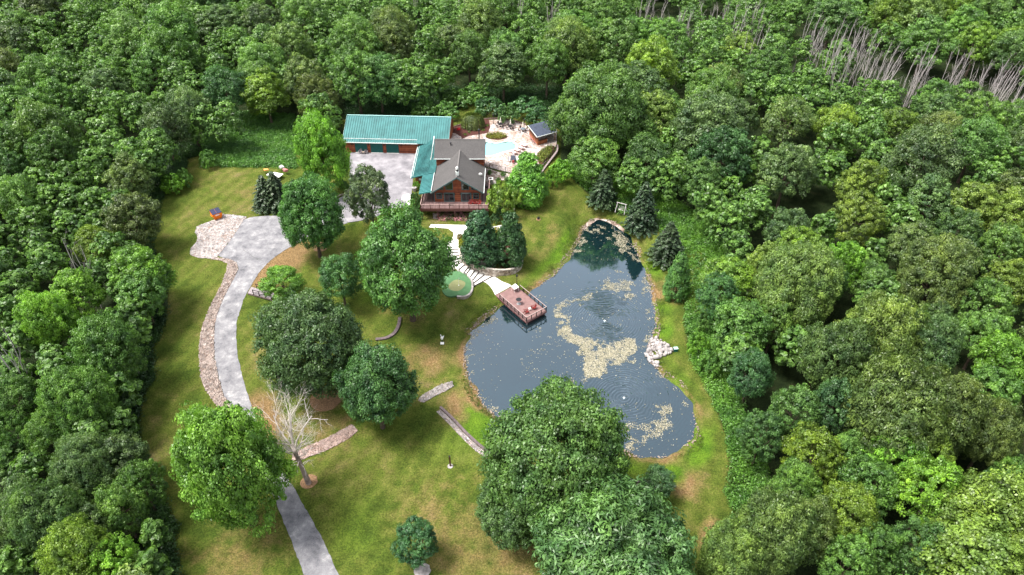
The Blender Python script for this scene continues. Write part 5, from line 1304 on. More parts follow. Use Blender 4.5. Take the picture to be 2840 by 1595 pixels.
# deck round the front and both sides
deck = None
g = G()
g.box((-12.0, 127.15, 5.50), (14.2, 3.0, .16)); g.box((-17.8, 132.4, 5.50), (2.6, 7.4, .16)); g.box((-5.65, 132.8, 5.50), (1.5, 8.2, .16))
deck = part('deck', g, M_DECK)
g = G(); g.box((-12.0, 125.62, 5.36), (14.3, .08, .55)); g.box((-19.14, 130.6, 5.36), (.08, 9.9, .55)); g.box((-4.86, 131.1, 5.36), (.08, 10.8, .55)); sub('fascia', g, M_RAIL, deck)
def railing(p, q, h=1.0, posts=7, bal=.14, z0=None, parent=None, cap=M_RAILCAP):
    p, q = Vector(p), Vector(q); n_ = int((q - p).length / bal); g = G()
    for i in range(1, n_):
        c = p.lerp(q, i / n_); g.beam(c + Vector((0, 0, .1)), c + Vector((0, 0, h - .08)), .022, .022)
    g.beam(p + Vector((0, 0, .1)), q + Vector((0, 0, .1)), .05, .05)
    g.beam(p + Vector((0, 0, h - .1)), q + Vector((0, 0, h - .1)), .05, .06)
    r_ = obj('railing', g, M_RAIL, parent)
    g = G(); g.beam(p + Vector((0, 0, h)), q + Vector((0, 0, h)), .13, .04); obj('handrail', g, cap, parent)
    for i in range(posts):
        c = p.lerp(q, i / (posts - 1)); g = G(); g.box(c + Vector((0, 0, h / 2 + .01)), (.12, .12, h + .06)); obj('post', g, M_RAIL, parent)
railing((-19.05, 125.7, 5.58), (-4.95, 125.7, 5.58), posts=8, parent=deck)
railing((-19.05, 125.85, 5.58), (-19.05, 135.9, 5.58), posts=5, parent=deck)
railing((-4.95, 125.85, 5.58), (-4.95, 136.7, 5.58), posts=5, parent=deck)
for xx in (-18.9, -15.5, -12.0, -8.6, -5.1):
    g = G(); g.box((xx, 125.9, 4.15), (.2, .2, 2.7)); obj('support_post', g, M_RAIL, deck)
g = G(); g.box((-19.3, 128.4, 6.7), (.15, .15, 2.3)); part('porch_post', g, M_RAIL)
g = G(); g.box((-12.75, 127.35, 5.60), (1.15, .75, .04)); tag(obj('doormat', g, M_BLACK), 'dark doormat before the left sliding door', 'doormat')
# ------------------------------------------------------------------ smaller things
def T(px, py, up=0): return on(px, py, up)
def adirondack(label, m, sc=1.0):
    t = thing('adirondack_chair', label, 'chair', local=True)
    g = G(); [g.box((0, -.28 + i * .12, .36 - i * .03), (.56, .1, .03)) for i in range(5)]; obj('seat', g, m, t)
    g = G(); [g.beam((x, .26, .25), (x * 1.25, .52, 1.0 - abs(x) * .5), .10, .03, up=(0, 1, 0)) for x in (-.22, -.11, 0, .11, .22)]; obj('backrest', g, m, t)
    for s in (-1, 1):
        g = G(); g.box((s * .36, -.02, .56), (.14, .8, .035)); obj('armrest', g, m, t)
        g = G(); g.box((s * .31, -.34, .28), (.06, .1, .56)); obj('leg', g, m, t)
        g = G(); g.beam((s * .31, -.3, .34), (s * .31, .62, .06), .05, .12); obj('leg', g, m, t)
    t.scale = (sc,) * 3
    return t
# --- dock on the pond
DZ = .85
dA, dF, dR = Vector((-3.16, 102.92, DZ)), Vector((2.57, 95.16, DZ)), Vector((6.33, 98.2, DZ)); dB = dA + (dR - dF)
dock = thing('dock', 'pink-brown railed dock reaching over the pond', 'dock', tuple(dA))
ax = (dF - dA).normalized(); ay = (dR - dF).normalized(); DROT = math.atan2(ax.y, ax.x)
g = G(); L_ = (dF - dA).length; Wd = (dR - dF).length
nb = int(L_ / .155)
for i in range(nb):
    a = dA + ax * (L_ * (i + .04) / nb); b_ = dA + ax * (L_ * (i + .96) / nb)
    g.prism([tuple(q)[:2] for q in (a, b_, b_ + ay * Wd, a + ay * Wd)], DZ - .05, DZ)
obj('deck_boards', g, mat('dock_board', (.235, .140, .132), .7, noise=(1.1, .18)), dock)
g = G()
for p, q in ((dA, dF), (dF, dR), (dR, dB), (dB, dA)): g.beam(p - Vector((0, 0, .20)), q - Vector((0, 0, .20)), .06, .30)
for i in range(1, 8): p = dA + ax * (L_ * i / 8); g.beam(p - Vector((0, 0, .16)), p + ay * Wd - Vector((0, 0, .16)), .05, .2)
obj('frame', g, mat('dock_frame', (.13, .055, .052), .7, noise=(2, .25)), dock)
for i in (.3, .55, .8, .98):
    for j in (.06, .94):
        p = dA + ax * L_ * i + ay * Wd * j; g = G(); g.tube((p.x, p.y, -1.5), (p.x, p.y, DZ - .1), .09, .09, 8); obj('pile', g, M_TIMBER, dock)
def rail_open(p, q, posts, h=1.0):
    p, q = Vector(p), Vector(q)
    g = G(); g.beam(p + Vector((0, 0, h)), q + Vector((0, 0, h)), .10, .05); obj('handrail', g, mat('pale_handrail', (.40, .31, .29), .6), dock)
    g = G(); g.beam(p + Vector((0, 0, h - .1)), q + Vector((0, 0, h - .1)), .05, .06); g.beam(p + Vector((0, 0, .12)), q + Vector((0, 0, .12)), .05, .06)
    n_ = int((q - p).length / .12)
    for i in range(1, n_): c = p.lerp(q, i / n_); g.beam(c + Vector((0, 0, .12)), c + Vector((0, 0, h - .1)), .014, .014)
    obj('railing', g, M_BLACK, dock)
    for i in range(posts):
        c = p.lerp(q, i / (posts - 1)); g = G(); g.box(c + Vector((0, 0, h / 2 - .08)), (.12, .12, h + .16), rot=DROT); obj('post', g, mat('dark_post', (.035, .018, .016), .5), dock)
ins = .07
rail_open(dA + ax * 1.45 + ay * ins, dF - ax * ins + ay * ins, 8)
rail_open(dF - ax * ins + ay * ins, dR - ax * ins - ay * ins, 5)
rail_open(dR - ax * ins - ay * ins, dA + ax * 1.55 + ay * (Wd - ins), 8)
def on_dock(u, v): p = dA + ax * u + ay * v; return (p.x, p.y, DZ)
def level(px, py, z): x, y = at(px, py, z); return (x, y, z)
def D2(x, y, z): return level((1360 + x * .11057) * .90704, (770 + y * .11057) * .90704, z)
p = D2(712, 660, DZ)
t = thing('pub_table', 'round black high table standing on the dock', 'table', p)
g = G(); g.lathe([(.40, 0), (.40, .03), (.1, .08), (.05, .1)], p, 18); obj('base', g, M_STEEL, t)
g = G(); g.tube(p, (p[0], p[1], p[2] + 1.0), .05, .05, 10); obj('column', g, M_STEEL, t)
g = G(); g.lathe([(.30, 0), (.53, .02), (.53, .06), (.3, .065)], (p[0], p[1], p[2] + 1.0), 28); obj('tabletop', g, M_DARKMETAL, t)
ch0 = adirondack('red slatted chair on the dock nearer the left rail', M_RED, .95)
place_all(ch0, [(D2(905, 885, DZ), DROT + PI * .78 + .5, 'red slatted chair on the dock nearer the left rail'), (D2(1085, 785, DZ), DROT - PI / 2 + 1.3, 'red slatted chair on the dock nearer the right rail')], 'red chairs on the dock')
p = D2(985, 825, DZ)
t = thing('side_table', 'small white round table between the two red dock chairs', 'table', p)
g = G(); g.lathe([(.02, .44), (.24, .44), (.24, .48), (.02, .48)], p, 16); obj('tabletop', g, M_WHITE, t)
for i in range(3):
    a = i * 2.1; g = G(); g.tube((p[0] + .2 * math.cos(a), p[1] + .2 * math.sin(a), p[2]), (p[0] + .12 * math.cos(a), p[1] + .12 * math.sin(a), p[2] + .44), .02, .02, 6); obj('leg', g, M_WHITE, t)
# white table at the landward corner
q = [D2(*c, DZ + .95) for c in ((520, 225), (625, 150), (722, 238), (602, 300))]
t = thing('serving_table', 'white folding table at the corner where path meets dock', 'table', (q[3][0], q[3][1], DZ))
g = G(); g.prism([c[:2] for c in q], DZ + .90, DZ + .95); obj('tabletop', g, M_WHITE, t)
for c in q:
    cx_, cy_ = (c[0] * .86 + sum(k_[0] for k_ in q) / 4 * .14, c[1] * .86 + sum(k_[1] for k_ in q) / 4 * .14); g = G(); g.tube((cx_, cy_, DZ), (cx_, cy_, DZ + .9), .03, .03, 6); obj('leg', g, M_WHITE, t)
# lamp post by the dock
def lamp_post(name, label, p, h, head=True, m=M_BLACK, globe=M_WHITE):
    t = thing(name, label, 'lamp post', tuple(p))
    g = G(); g.lathe([(.16, 0), (.16, .08), (.07, .22), (.05, .3)], p, 10); obj('base', g, m, t)
    g = G(); g.tube(p, (p[0], p[1], p[2] + h), .05, .035, 8); obj('pole', g, m, t)
    g = G(); g.lathe([(.08, 0), (.16, .06), (.19, .34), (.05, .5)], (p[0], p[1], p[2] + h), 10); l_ = obj('lantern', g, globe if head else m, t)
    g = G(); g.lathe([(.22, 0), (.16, .08), (.03, .2)], (p[0], p[1], p[2] + h + .48), 10); obj('cap', g, m, l_)
    return t
p = T(*Z4(1018, 918)); lamp_post('lamp_post', 'black lamp post behind the white table by the dock', p, 1.7, False)

# --- garden steps: wide treads fanning down to the dock path
stair = thing('garden_stairway', 'wide pale stone steps curving down from the house to the dock', 'steps', tuple(T(*Z4(300, 600))))
nst = len(ST) - 1
for i in range(nst):
    z = step_z(i)
    a, b_ = ST[i]; c, d = ST[i + 1]
    qd = [at(*Z4(*a), z), at(*Z4(*b_), z), at(*Z4(*d), z), at(*Z4(*c), z)]
    g = G(); g.prism(qd, z - .55, z); tr_ = obj('tread', g, M_CONC, stair)
    c3, d3 = Vector((*qd[3], z)), Vector((*qd[2], z)); back = (Vector((*qd[0], z)) + Vector((*qd[1], z)) - c3 - d3).normalized()
    g = G(); g.beam(c3 + back * .05 + Vector((0, 0, -.055)), d3 + back * .05 + Vector((0, 0, -.055)), .14, .15); obj('edging', g, mat('dark_step_timber', (.06, .045, .04), .8, noise=(4, .3)), tr_)
def wall_line(name, label, pts, z0s, z1s, th=.35, m=M_WALLSTONE, cap=None, cat='retaining wall', closed=False, local_z=None):
    """upright wall along ground points"""
    P_ = [Vector((*p[:2], 0)) for p in pts]; n_ = len(P_)
    t = thing(name, label, cat, (P_[0].x, P_[0].y, z0s[0]))
    g = G(); g2 = G(); Ls, Rs = [], []
    for i in range(n_):
        d = (P_[min(i + 1, n_ - 1)] - P_[max(i - 1, 0)]).normalized(); nn = Vector((-d.y, d.x, 0)) * th / 2; Ls.append(P_[i] + nn); Rs.append(P_[i] - nn)
    vs = []
    for i in range(n_):
        vs += [(Ls[i].x, Ls[i].y, z0s[i]), (Rs[i].x, Rs[i].y, z0s[i]), (Rs[i].x, Rs[i].y, z1s[i]), (Ls[i].x, Ls[i].y, z1s[i])]
    fs = [(4 * i + a, 4 * i + (a + 1) % 4, 4 * i + 4 + (a + 1) % 4, 4 * i + 4 + a) for i in range(n_ - 1) for a in range(4)] + [(0, 1, 2, 3), (4 * n_ - 4, 4 * n_ - 3, 4 * n_ - 2, 4 * n_ - 1)]
    g.add(vs, fs); obj('wall', g, m, t)
    if cap:
        vs = []
        for i in range(n_):
            l2 = P_[i] + (Ls[i] - P_[i]) * 1.15; r2 = P_[i] + (Rs[i] - P_[i]) * 1.15
            vs += [(l2.x, l2.y, z1s[i] + .004), (r2.x, r2.y, z1s[i] + .004), (r2.x, r2.y, z1s[i] + .08), (l2.x, l2.y, z1s[i] + .08)]
        g2.add(vs, fs); obj('coping', g2, cap, t)
    return t
def zl(a, b_, n_): return [a + (b_ - a) * i / (n_ - 1) for i in range(n_)]
def wl(pts, ztop): return [at(*Z4(*p), z) for p, z in zip(pts, ztop)]
CAPST = mat('wall_cap_stone', (.46, .41, .36), .85, noise=(2.5, .35), bump=(6, .5, .04))
pts = catmull([(372,520),(378,570),(410,625),(470,670),(560,705),(650,735),(760,752),(880,758),(980,742),(1045,708),(1075,660),(1070,610),(1045,592)], False, 3)
zt = zl(3.0, 2.15, len(pts)); wall_line('stone_retaining_wall', 'long curved fieldstone wall holding the mulch terrace', wl(pts, zt), [z - 1.6 for z in zt], zt, .4, cap=CAPST)
pts = catmull([(415,590),(470,625),(540,652),(640,668),(720,668),(765,640),(785,605)], False, 3)
zt = zl(3.1, 2.6, len(pts)); wall_line('stone_retaining_wall', 'short inner fieldstone wall across the mulch terrace', wl(pts, zt), [z - 1.0 for z in zt], zt, .35, cap=CAPST)
pts = catmull([(222,500),(216,560),(214,615),(228,668),(262,712),(320,755)], False, 3)
zt = zl(3.05, 1.9, len(pts)); wall_line('stone_retaining_wall', 'low stone edge down the left side of the garden steps', wl(pts, zt), [z - .8 for z in zt], zt, .3, cap=CAPST)
PG = [Z4(*p) for p in catmull([(215,800),(320,768),(400,788),(470,830),(508,880),(516,940),(500,1000),(440,1042),(350,1045),(250,1052),(190,1000),(180,880)], True, 3)]
pgw = [at(px, py, 1.55) for px, py in PG]
t = thing('putting_green', 'small green with a raised stone edge below the steps', 'putting green', (*pgw[0], 1.0))
g = G(); g.prism(pgw, .3, 1.55); obj('turf', g, M_TURF, t)
cxg, cyg = at(*Z4(350, 930), 1.56)
g = G(); g.prism([(cxg + 1.55 * math.cos(a) * (1 + .15 * math.sin(2 * a)), cyg + 1.75 * math.sin(a)) for a in [2 * PI * i / 28 for i in range(28)]], 1.50, 1.558); obj('worn_patch', g, M_TURFWORN, t)
pts = catmull([(470,822),(512,872),(524,935),(508,1005),(446,1052),(350,1054)], False, 4)
zt = [1.62] * len(pts); wall_line('stone_retaining_wall', 'white-topped stone curb around the putting green', wl(pts, zt), [.2] * len(pts), zt, .32, cap=M_STONE)
p = Vector((*at(*Z4(372, 930), 1.56), 1.56)); t = thing('golf_flag', 'slim white flagstick on the putting green', 'flagstick', tuple(p))
g = G(); g.tube(p, p + Vector((0, 0, 1.75)), .022, .018, 6); obj('pole', g, M_WHITE, t)
g = G(); g.lathe([(.09, 0), (.09, .02), (.03, .03)], p, 10); obj('cup', g, M_WHITE, t)
g = G(); g.extrude([p + Vector((.02, 0, 1.74)), p + Vector((.26, 0, 1.66)), p + Vector((.02, 0, 1.56))], (0, .012, 0)); obj('flag', g, M_WHITE, t)

# --- low timber walls and edging on the lawn
def ground_wall(name, label, spts, h, th, m, cap, cat='retaining wall', base=.6):
    pts = [on(*p) for p in spts]; z1 = [p.z + h for p in pts]; return wall_line(name, label, pts, [p.z - base for p in pts], z1, th, m, cap, cat)
TCAP = mat('timber_cap', (.13, .10, .105), .8, noise=(3, .35))
ground_wall('timber_retaining_wall', 'long grey timber wall with white stones left of the pond dam', catmull([(1108,1028),(1140,1058),(1170,1090),(1202,1120),(1232,1142)], False, 4), .40, .34, M_TIMBER, TCAP)
ground_wall('timber_retaining_wall', 'timber wall between the wide oak and the small dark tree', [(1556,1212),(1590,1213),(1622,1217),(1650,1220)], .40, .34, M_TIMBER, TCAP)
ground_wall('timber_edging', 'curved timber edging on the lawn below the large oak', catmull([(945,856),(972,852),(992,840),(1003,820),(1006,800)], False, 4), .22, .5, M_TIMBER, TCAP, 'edging', .3)
def ribbon(spts, w_):
    P_ = [on(*p) for p in spts]; L1, R1 = [], []
    for i in range(len(P_)):
        d = (P_[min(i + 1, len(P_) - 1)] - P_[max(i - 1, 0)]); d.z = 0; d.normalize(); nn = Vector((-d.y, d.x, 0)) * w_ / 2; L1.append(tuple((P_[i] + nn)[:2])); R1.append(tuple((P_[i] - nn)[:2]))
    return L1 + R1[::-1]
rb = ribbon(catmull([(1103,1034),(1135,1065),(1165,1097),(1197,1127),(1228,1150)], False, 3), .75); rocks('wall_foot_stones', rb, 900, .06, .16, M_STONE, 'white stones along the foot of the long timber wall', 31)
sheet('wall_foot_gravel', rb, M_GRAVEL, .05)
rb = ribbon([(1550,1221),(1590,1223),(1622,1227),(1655,1231),(1690,1227)], .8); rocks('wall_foot_stones', rb, 400, .06, .16, M_STONE, 'pale stones below the timber wall by the wide oak', 32)
sheet('wall_foot_gravel', rb, mat('pinkish_grit', (.40, .27, .22), .9, noise=(2, .3)), .05)
p = T(1688, 1226); g = G(); [g.blob((p.x + dx, p.y + dy, p.z + .15), .3, 1.2, .9, .6, i, .15) for i, (dx, dy) in enumerate(((0, 0), (.45, .1), (-.45, .05)))]; tag(obj('landscape_stones', g, M_STONE), 'pale flat stones at the right end of the timber wall', 'stone')
# --- post in the lawn
p = T(1133, 1173); t = thing('wooden_post', 'lone dark brown post standing on the lower lawn', 'post', tuple(p))
g = G(); g.box(p + Vector((0, 0, 1.1)), (.20, .20, 2.3)); obj('post', g, mat('red_brown_post', (.085, .028, .020), .6, noise=(4, .3)), t)
g = G(); g.box(p + Vector((0, 0, 2.27)), (.26, .26, .05)); obj('cap', g, M_BLACK, t)
g = G(); g.lathe([(.45, -.05), (.42, .05), (.1, .07)], p, 9); obj('base', g, M_STONE, t)
# --- goose and statue shape: white goose statue pair of body and neck
p = T(1112, 862); t = thing('heron_statue', 'white bird statue on the lawn left of the pond', 'statue', tuple(p))
g = G(); g.tube(p, p + Vector((0, 0, .7)), .035, .03, 6); g.tube(p + Vector((.12, 0, 0)), p + Vector((.12, 0, .7)), .035, .03, 6); obj('legs', g, mat('dark_green_metal', (.03, .08, .06), .5), t)
g = G(); g.blob(p + Vector((.05, .02, 1.05)), .34, .8, 1.0, 1.25, 4, .08); g.tube(p + Vector((0, 0, 1.3)), p + Vector((-.12, -.05, 1.75)), .09, .05, 8); g.blob(p + Vector((-.13, -.07, 1.8)), .09, 1, 1.4, 1, 5, .05); obj('body', g, M_WHITE, t, smooth=True)
g = G(); g.extrude([p + Vector((.1, .1, 1.25)), p + Vector((.42, .2, 1.45)), p + Vector((.3, .12, .95))], (0, .05, 0)); obj('wing', g, M_WHITE, t)
g = G(); g.box(p + Vector((0.05, -.25, .06)), (.62, .55, .12)); obj('base', g, M_WHITE, t)
# --- garden swing by the spruces
p = T(1562, 532); t = thing('garden_swing', 'whitewashed A-frame swing between the spruces above the pond', 'swing', tuple(p), 0)
R_ = Matrix.Rotation(math.radians(-28), 3, 'Z')
def sp(x, y, z): return Vector(p) + R_ @ Vector((x, y, z))
for s in (-1, 1):
    for e in (-1, 1): g = G(); g.beam(sp(s * 1.05, e * .8, -.1), sp(s * .95, 0, 1.95), .11, .11); obj('leg', g, M_GREYWOOD, t)
    g = G(); g.beam(sp(s * 1.0, -.42, 1.05), sp(s * 1.0, .42, 1.05), .07, .09); obj('brace', g, M_GREYWOOD, t)
g = G(); g.beam(sp(-1.15, 0, 2.0), sp(1.15, 0, 2.0), .12, .12); obj('top_beam', g, M_GREYWOOD, t)
g = G(); [g.beam(sp(-.62, -.3 + i * .12, .5), sp(.62, -.3 + i * .12, .5), .1, .03) for i in range(5)]; obj('seat', g, M_GREYWOOD, t)
g = G(); [g.beam(sp(-.6 + i * .2, .26, .5), sp(-.6 + i * .2, .42, 1.1), .12, .03) for i in range(7)]; obj('backrest', g, M_GREYWOOD, t)
for s in (-1, 1): g = G(); g.tube(sp(s * .62, -.2, .5), sp(s * .62, 0, 2.0), .015, .015, 4); obj('chain', g, M_DARKMETAL, t)
# --- green utility box and garden ball
p = T(1699, 883); t = thing('utility_box', 'small green pump box beside the boulder heap', 'utility box', tuple(p))
g = G(); g.box(p + Vector((0, 0, .3)), (.62, .5, .62), .1); obj('cabinet', g, mat('dark_green_box', (.01, .10, .085), .5), t)
g = G(); g.box(p + Vector((0, 0, .64)), (.70, .58, .07), .1); obj('lid', g, mat('pale_mint_lid', (.50, .74, .70), .4), t)
p = T(1354.5, 552); t = thing('drain_riser', 'black domed drain pipe in a bare patch of the upper lawn', 'drain', tuple(p))
g = G(); g.lathe([(.27, -.05), (.27, .45), (.22, .55), (.03, .6)], p, 14); obj('pipe', g, M_BLACK, t)
g = G(); g.lathe([(.52, -.03), (.5, .05), (.3, .06)], p, 12); obj('collar', g, M_STRAW, t)
# --- orange dumpster
p = T(547, 549); t = thing('dumpster', 'orange dumpster with dark blue lids at the corner of the gravel pad', 'dumpster', tuple(p))
R_ = Matrix.Rotation(math.radians(38), 3, 'Z')
def dp(x, y, z): return Vector(p) + R_ @ Vector((x, y, z))
g = G(); bt = [(-.68, -.62), (.68, -.62), (.68, .62), (-.68, .62)]; tp = [(-.95, -.88), (.95, -.88), (.95, .88), (-.95, .88)]
vs = [dp(x, y, .08) for x, y in bt] + [dp(x, y, .95) for x, y in tp] + [dp(x, y, 1.50 if y < 0 else 1.80) for x, y in tp]
g.add(vs, [(3, 2, 1, 0)] + [(i, (i + 1) % 4, 4 + (i + 1) % 4, 4 + i) for i in range(4)] + [(4 + i, 4 + (i + 1) % 4, 8 + (i + 1) % 4, 8 + i) for i in range(4)] + [(8, 9, 10, 11)]); obj('bin', g, M_ORANGE, t)
for s in (-1, 1):
    g = G(); c = .49 * s; g.slab([dp(c - .47, -.93, 1.56), dp(c + .47, -.93, 1.56), dp(c + .47, .93, 1.86), dp(c - .47, .93, 1.86)], .05)
    for k_ in (-.25, 0, .25): g.beam(dp(c + k_, -.9, 1.58), dp(c + k_, .88, 1.87), .05, .03)
    obj('lid', g, M_LID, t)
for s in (-1, 1): g = G(); g.box(dp(s * 1.0, 0, .95), (.12, .9, .16), math.radians(38)); obj('fork_pocket', g, M_ORANGE, t)
g = G(); g.extrude([dp(-.42, -.885, 1.08), dp(.38, -.885, 1.08), dp(.38, -.885, 1.32), dp(-.42, -.885, 1.32)], R_ @ Vector((0, -.015, 0))); obj('label_panel', g, M_WHITE, t)
g = G(); g.extrude([dp(.955, .5, 1.18), dp(.955, .8, 1.18), dp(.955, .8, 1.5), dp(.955, .5, 1.5)], R_ @ Vector((.015, 0, 0))); obj('label_panel', g, M_WHITE, t)
# --- trailer with play things behind the spruces
p = T(693, 446); t = thing('utility_trailer', 'white flatbed trailer behind the two black-green spruces', 'trailer', tuple(p))
g = G(); g.box(p + Vector((0, 0, .65)), (3.4, 1.7, .14), -.35); obj('bed', g, M_WHITE, t)
for dx in (-.5, .5):
    for s in (-1, 1): g = G(); q = p + Matrix.Rotation(-.35, 3, 'Z') @ Vector((dx, s * .9, .35)); g.tube(q - Vector((0, .1, 0)), q + Vector((0, .1, 0)), .35, .35, 12); obj('wheel', g, M_BLACK, t)
g = G(); g.beam(p + Vector((-1.6, .6, .6)), p + Vector((-2.6, 1.0, .5)), .12, .12); obj('drawbar', g, M_BLACK, t)
p2 = T(671, 436); t = thing('tarp', 'faded orange tarp bundle at the left end of the trailer', 'tarp', tuple(p2)); g = G(); g.blob(p2 + Vector((0, 0, .9)), .6, 1.25, .8, .5, 8, .15); obj('cover', g, mat('faded_orange_tarp', (.75, .34, .10), .8), t)
for i, (px, py, m_, lb) in enumerate([(711, 430, M_WHITE, 'white crate on the trailer behind the spruces'), (720, 438, M_PINKCUSH, 'faded red bundle at the right end of the trailer')]):
    q = T(px, py); t = thing('crate' if i == 0 else 'bundle', lb, 'crate' if i == 0 else 'bundle', tuple(q)); g = G(); g.blob(q + Vector((0, 0, .95)), .6, 1.2, .8, .9, 9 + i, .2); obj('shell', g, m_, t)

# --- footbridge off the drive
bp0, bp1 = on(631, 733), on(680, 742); zb = max(bp0.z, bp1.z) + .25
def bz_(px, py, z=zb): return Vector((*at(px, py, z), z))
c4_ = [bz_(623, 737), bz_(632, 722), bz_(690, 738), bz_(683, 752)]
t = thing('footbridge', 'short grey footbridge with dark rails beside the drive', 'footbridge', tuple(c4_[0]))
g = G(); nb = 24
for i in range(nb):
    a = c4_[0].lerp(c4_[3], (i + .05) / nb); b_ = c4_[0].lerp(c4_[3], (i + .95) / nb); c = c4_[1].lerp(c4_[2], (i + .95) / nb); d = c4_[1].lerp(c4_[2], (i + .05) / nb); g.prism([tuple(k_)[:2] for k_ in (a, b_, c, d)], zb - .06, zb)
obj('planks', g, mat('purple_grey_planks', (.30, .26, .27), .8, noise=(3, .3)), t)
g = G(); g.beam(c4_[0] - Vector((0, 0, .2)), c4_[3] - Vector((0, 0, .2)), .15, .3); g.beam(c4_[1] - Vector((0, 0, .2)), c4_[2] - Vector((0, 0, .2)), .15, .3); obj('girder', g, M_TIMBER, t)
for a, b_ in ((c4_[0], c4_[3]), (c4_[1], c4_[2])):
    a = a.lerp(b_, .25)
    g = G(); g.beam(a + Vector((0, 0, 1.0)), b_ + Vector((0, 0, 1.0)), .08, .08); g.beam(a + Vector((0, 0, .5)), b_ + Vector((0, 0, .5)), .06, .06)
    for i in range(3): q0, q1 = a.lerp(b_, i / 3), a.lerp(b_, (i + 1) / 3); g.beam(q0 + Vector((0, 0, .05)), q1 + Vector((0, 0, .95)), .05, .05)
    obj('railing', g, M_BLACK, t)
    for i in range(4): q0 = a.lerp(b_, i / 3); g = G(); g.box(q0 + Vector((0, 0, .5)), (.12, .12, 1.15)); obj('post', g, M_BLACK, t)

# ------------------------------------------------------------------ pool patio
PZ = 5.405
def PP(x, y, z=PZ): X, Y = at(*Z1(x, y), z); return Vector((X, Y, z))
# pool
pl = thing('swimming_pool', 'kidney-shaped light blue swimming pool beside the house', 'pool', (*POOL[0], PZ))
pr = catmull(POOL, True, 3)
g = G(); n_ = len(pr); cxp, cyp = np.mean(np.array(pr), 0)
def off_(p, d):
    v = Vector((p[0] - cxp, p[1] - cyp)); return (p[0] + v.normalized().x * d, p[1] + v.normalized().y * d)
inr = [off_(p, -.12) for p in pr]; outr = [off_(p, .34) for p in pr]
vs = [(*p, 4.25) for p in inr] + [(*p, PZ) for p in inr]
g.add(vs, [tuple(range(n_))] + [(i, (i + 1) % n_, n_ + (i + 1) % n_, n_ + i) for i in range(n_)]); obj('basin', g, M_POOL, pl)
g = G(); vs = [(*p, PZ + .01) for p in inr] + [(*p, PZ + .06) for p in inr] + [(*p, PZ + .06) for p in outr] + [(*p, PZ + .01) for p in outr]
g.add(vs, [(a * n_ + i, a * n_ + (i + 1) % n_, ((a + 1) % 4) * n_ + (i + 1) % n_, ((a + 1) % 4) * n_ + i) for a in range(4) for i in range(n_)]); obj('coping', g, mat('pool_coping', (.70, .66, .62), .7, noise=(3, .12)), pl)
def m_poolw(m, n, l, b, tc):
    b.inputs['Base Color'].default_value = (.30, .62, .74, 1); b.inputs['Roughness'].default_value = .05; b.inputs['Transmission Weight'].default_value = .25; b.inputs['IOR'].default_value = 1.33
    bump_node(n, l, b, noise_node(n, l, tc.outputs['Object'], 2.5, 3), .25, .03)
g = G(); g.add([(*p, PZ - .12) for p in [off_(q, -.11) for q in pr]], [tuple(range(n_))]); obj('water', g, mat('pool_water', build=m_poolw), pl)
# beds
def planting(name, label, spts, z, n_, tone, seed, h=(.3, .9), cat='flower bed', extra=None, mulch=M_MULCH):
    poly = [tuple(PP(*p)[:2]) for p in catmull(spts, True, 3)]; t = thing(name, label, cat, (*poly[0], z))
    g = G(); g.prism(poly, z - .3, z + .10); obj('soil', g, mulch, t)
    rs = np.random.RandomState(seed); P_ = np.array(poly); lo, hi = P_.min(0), P_.max(0); X = rs.uniform(lo[0], hi[0], n_ * 5); Y = rs.uniform(lo[1], hi[1], n_ * 5); ok = seg_sd(poly, X, Y) < -.2; X, Y = X[ok][:n_], Y[ok][:n_]; m_ = len(X)
    hh = rs.uniform(*h, m_); ci = np.repeat(np.arange(m_), 22); e = unit(rs.normal(size=(len(ci), 3))); e[:, 2] = np.abs(e[:, 2]); rr_ = rs.uniform(.25, .5, m_)
    P = np.stack([X[ci], Y[ci], np.full(len(ci), z + .1)], 1) + e * np.stack([rr_[ci], rr_[ci], hh[ci]], 1)
    V, F_ = leaf_cards(P - np.array(t.location), unit(e + rs.normal(size=e.shape) * .5), .22, rs, .5); rnd = np.ones((len(ci), 4)); rnd[:, 0] = rs.rand(len(ci)); rnd[:, 1] = rs.rand(m_)[ci]
    o = big_mesh('plants', V, F_, M_LEAF, ('rnd', 'FACE', rnd), parent=t); o.color = (*tone, 1)
    return t
planting('flower_bed', 'green and gold island bed between pool and dining tables', [(1615,355),(1660,335),(1740,328),(1800,343),(1832,362),(1800,382),(1740,390),(1650,382)], PZ, 120, (.14, .16, .03), 1)
planting('flower_bed', 'green and gold bed beside the black fence right of the patio', [(2145,520),(2220,472),(2300,455),(2296,520),(2240,580),(2180,640),(2150,625),(2135,570)], PZ, 170, (.12, .16, .035), 2)
planting('flower_bed', 'pink flower bed under the front of the house deck', [(1100,1185),(1420,1180),(1425,1240),(1110,1248)], 3.0, 260, (.20, .17, .09), 3, mulch=M_RIPRAP) if False else None
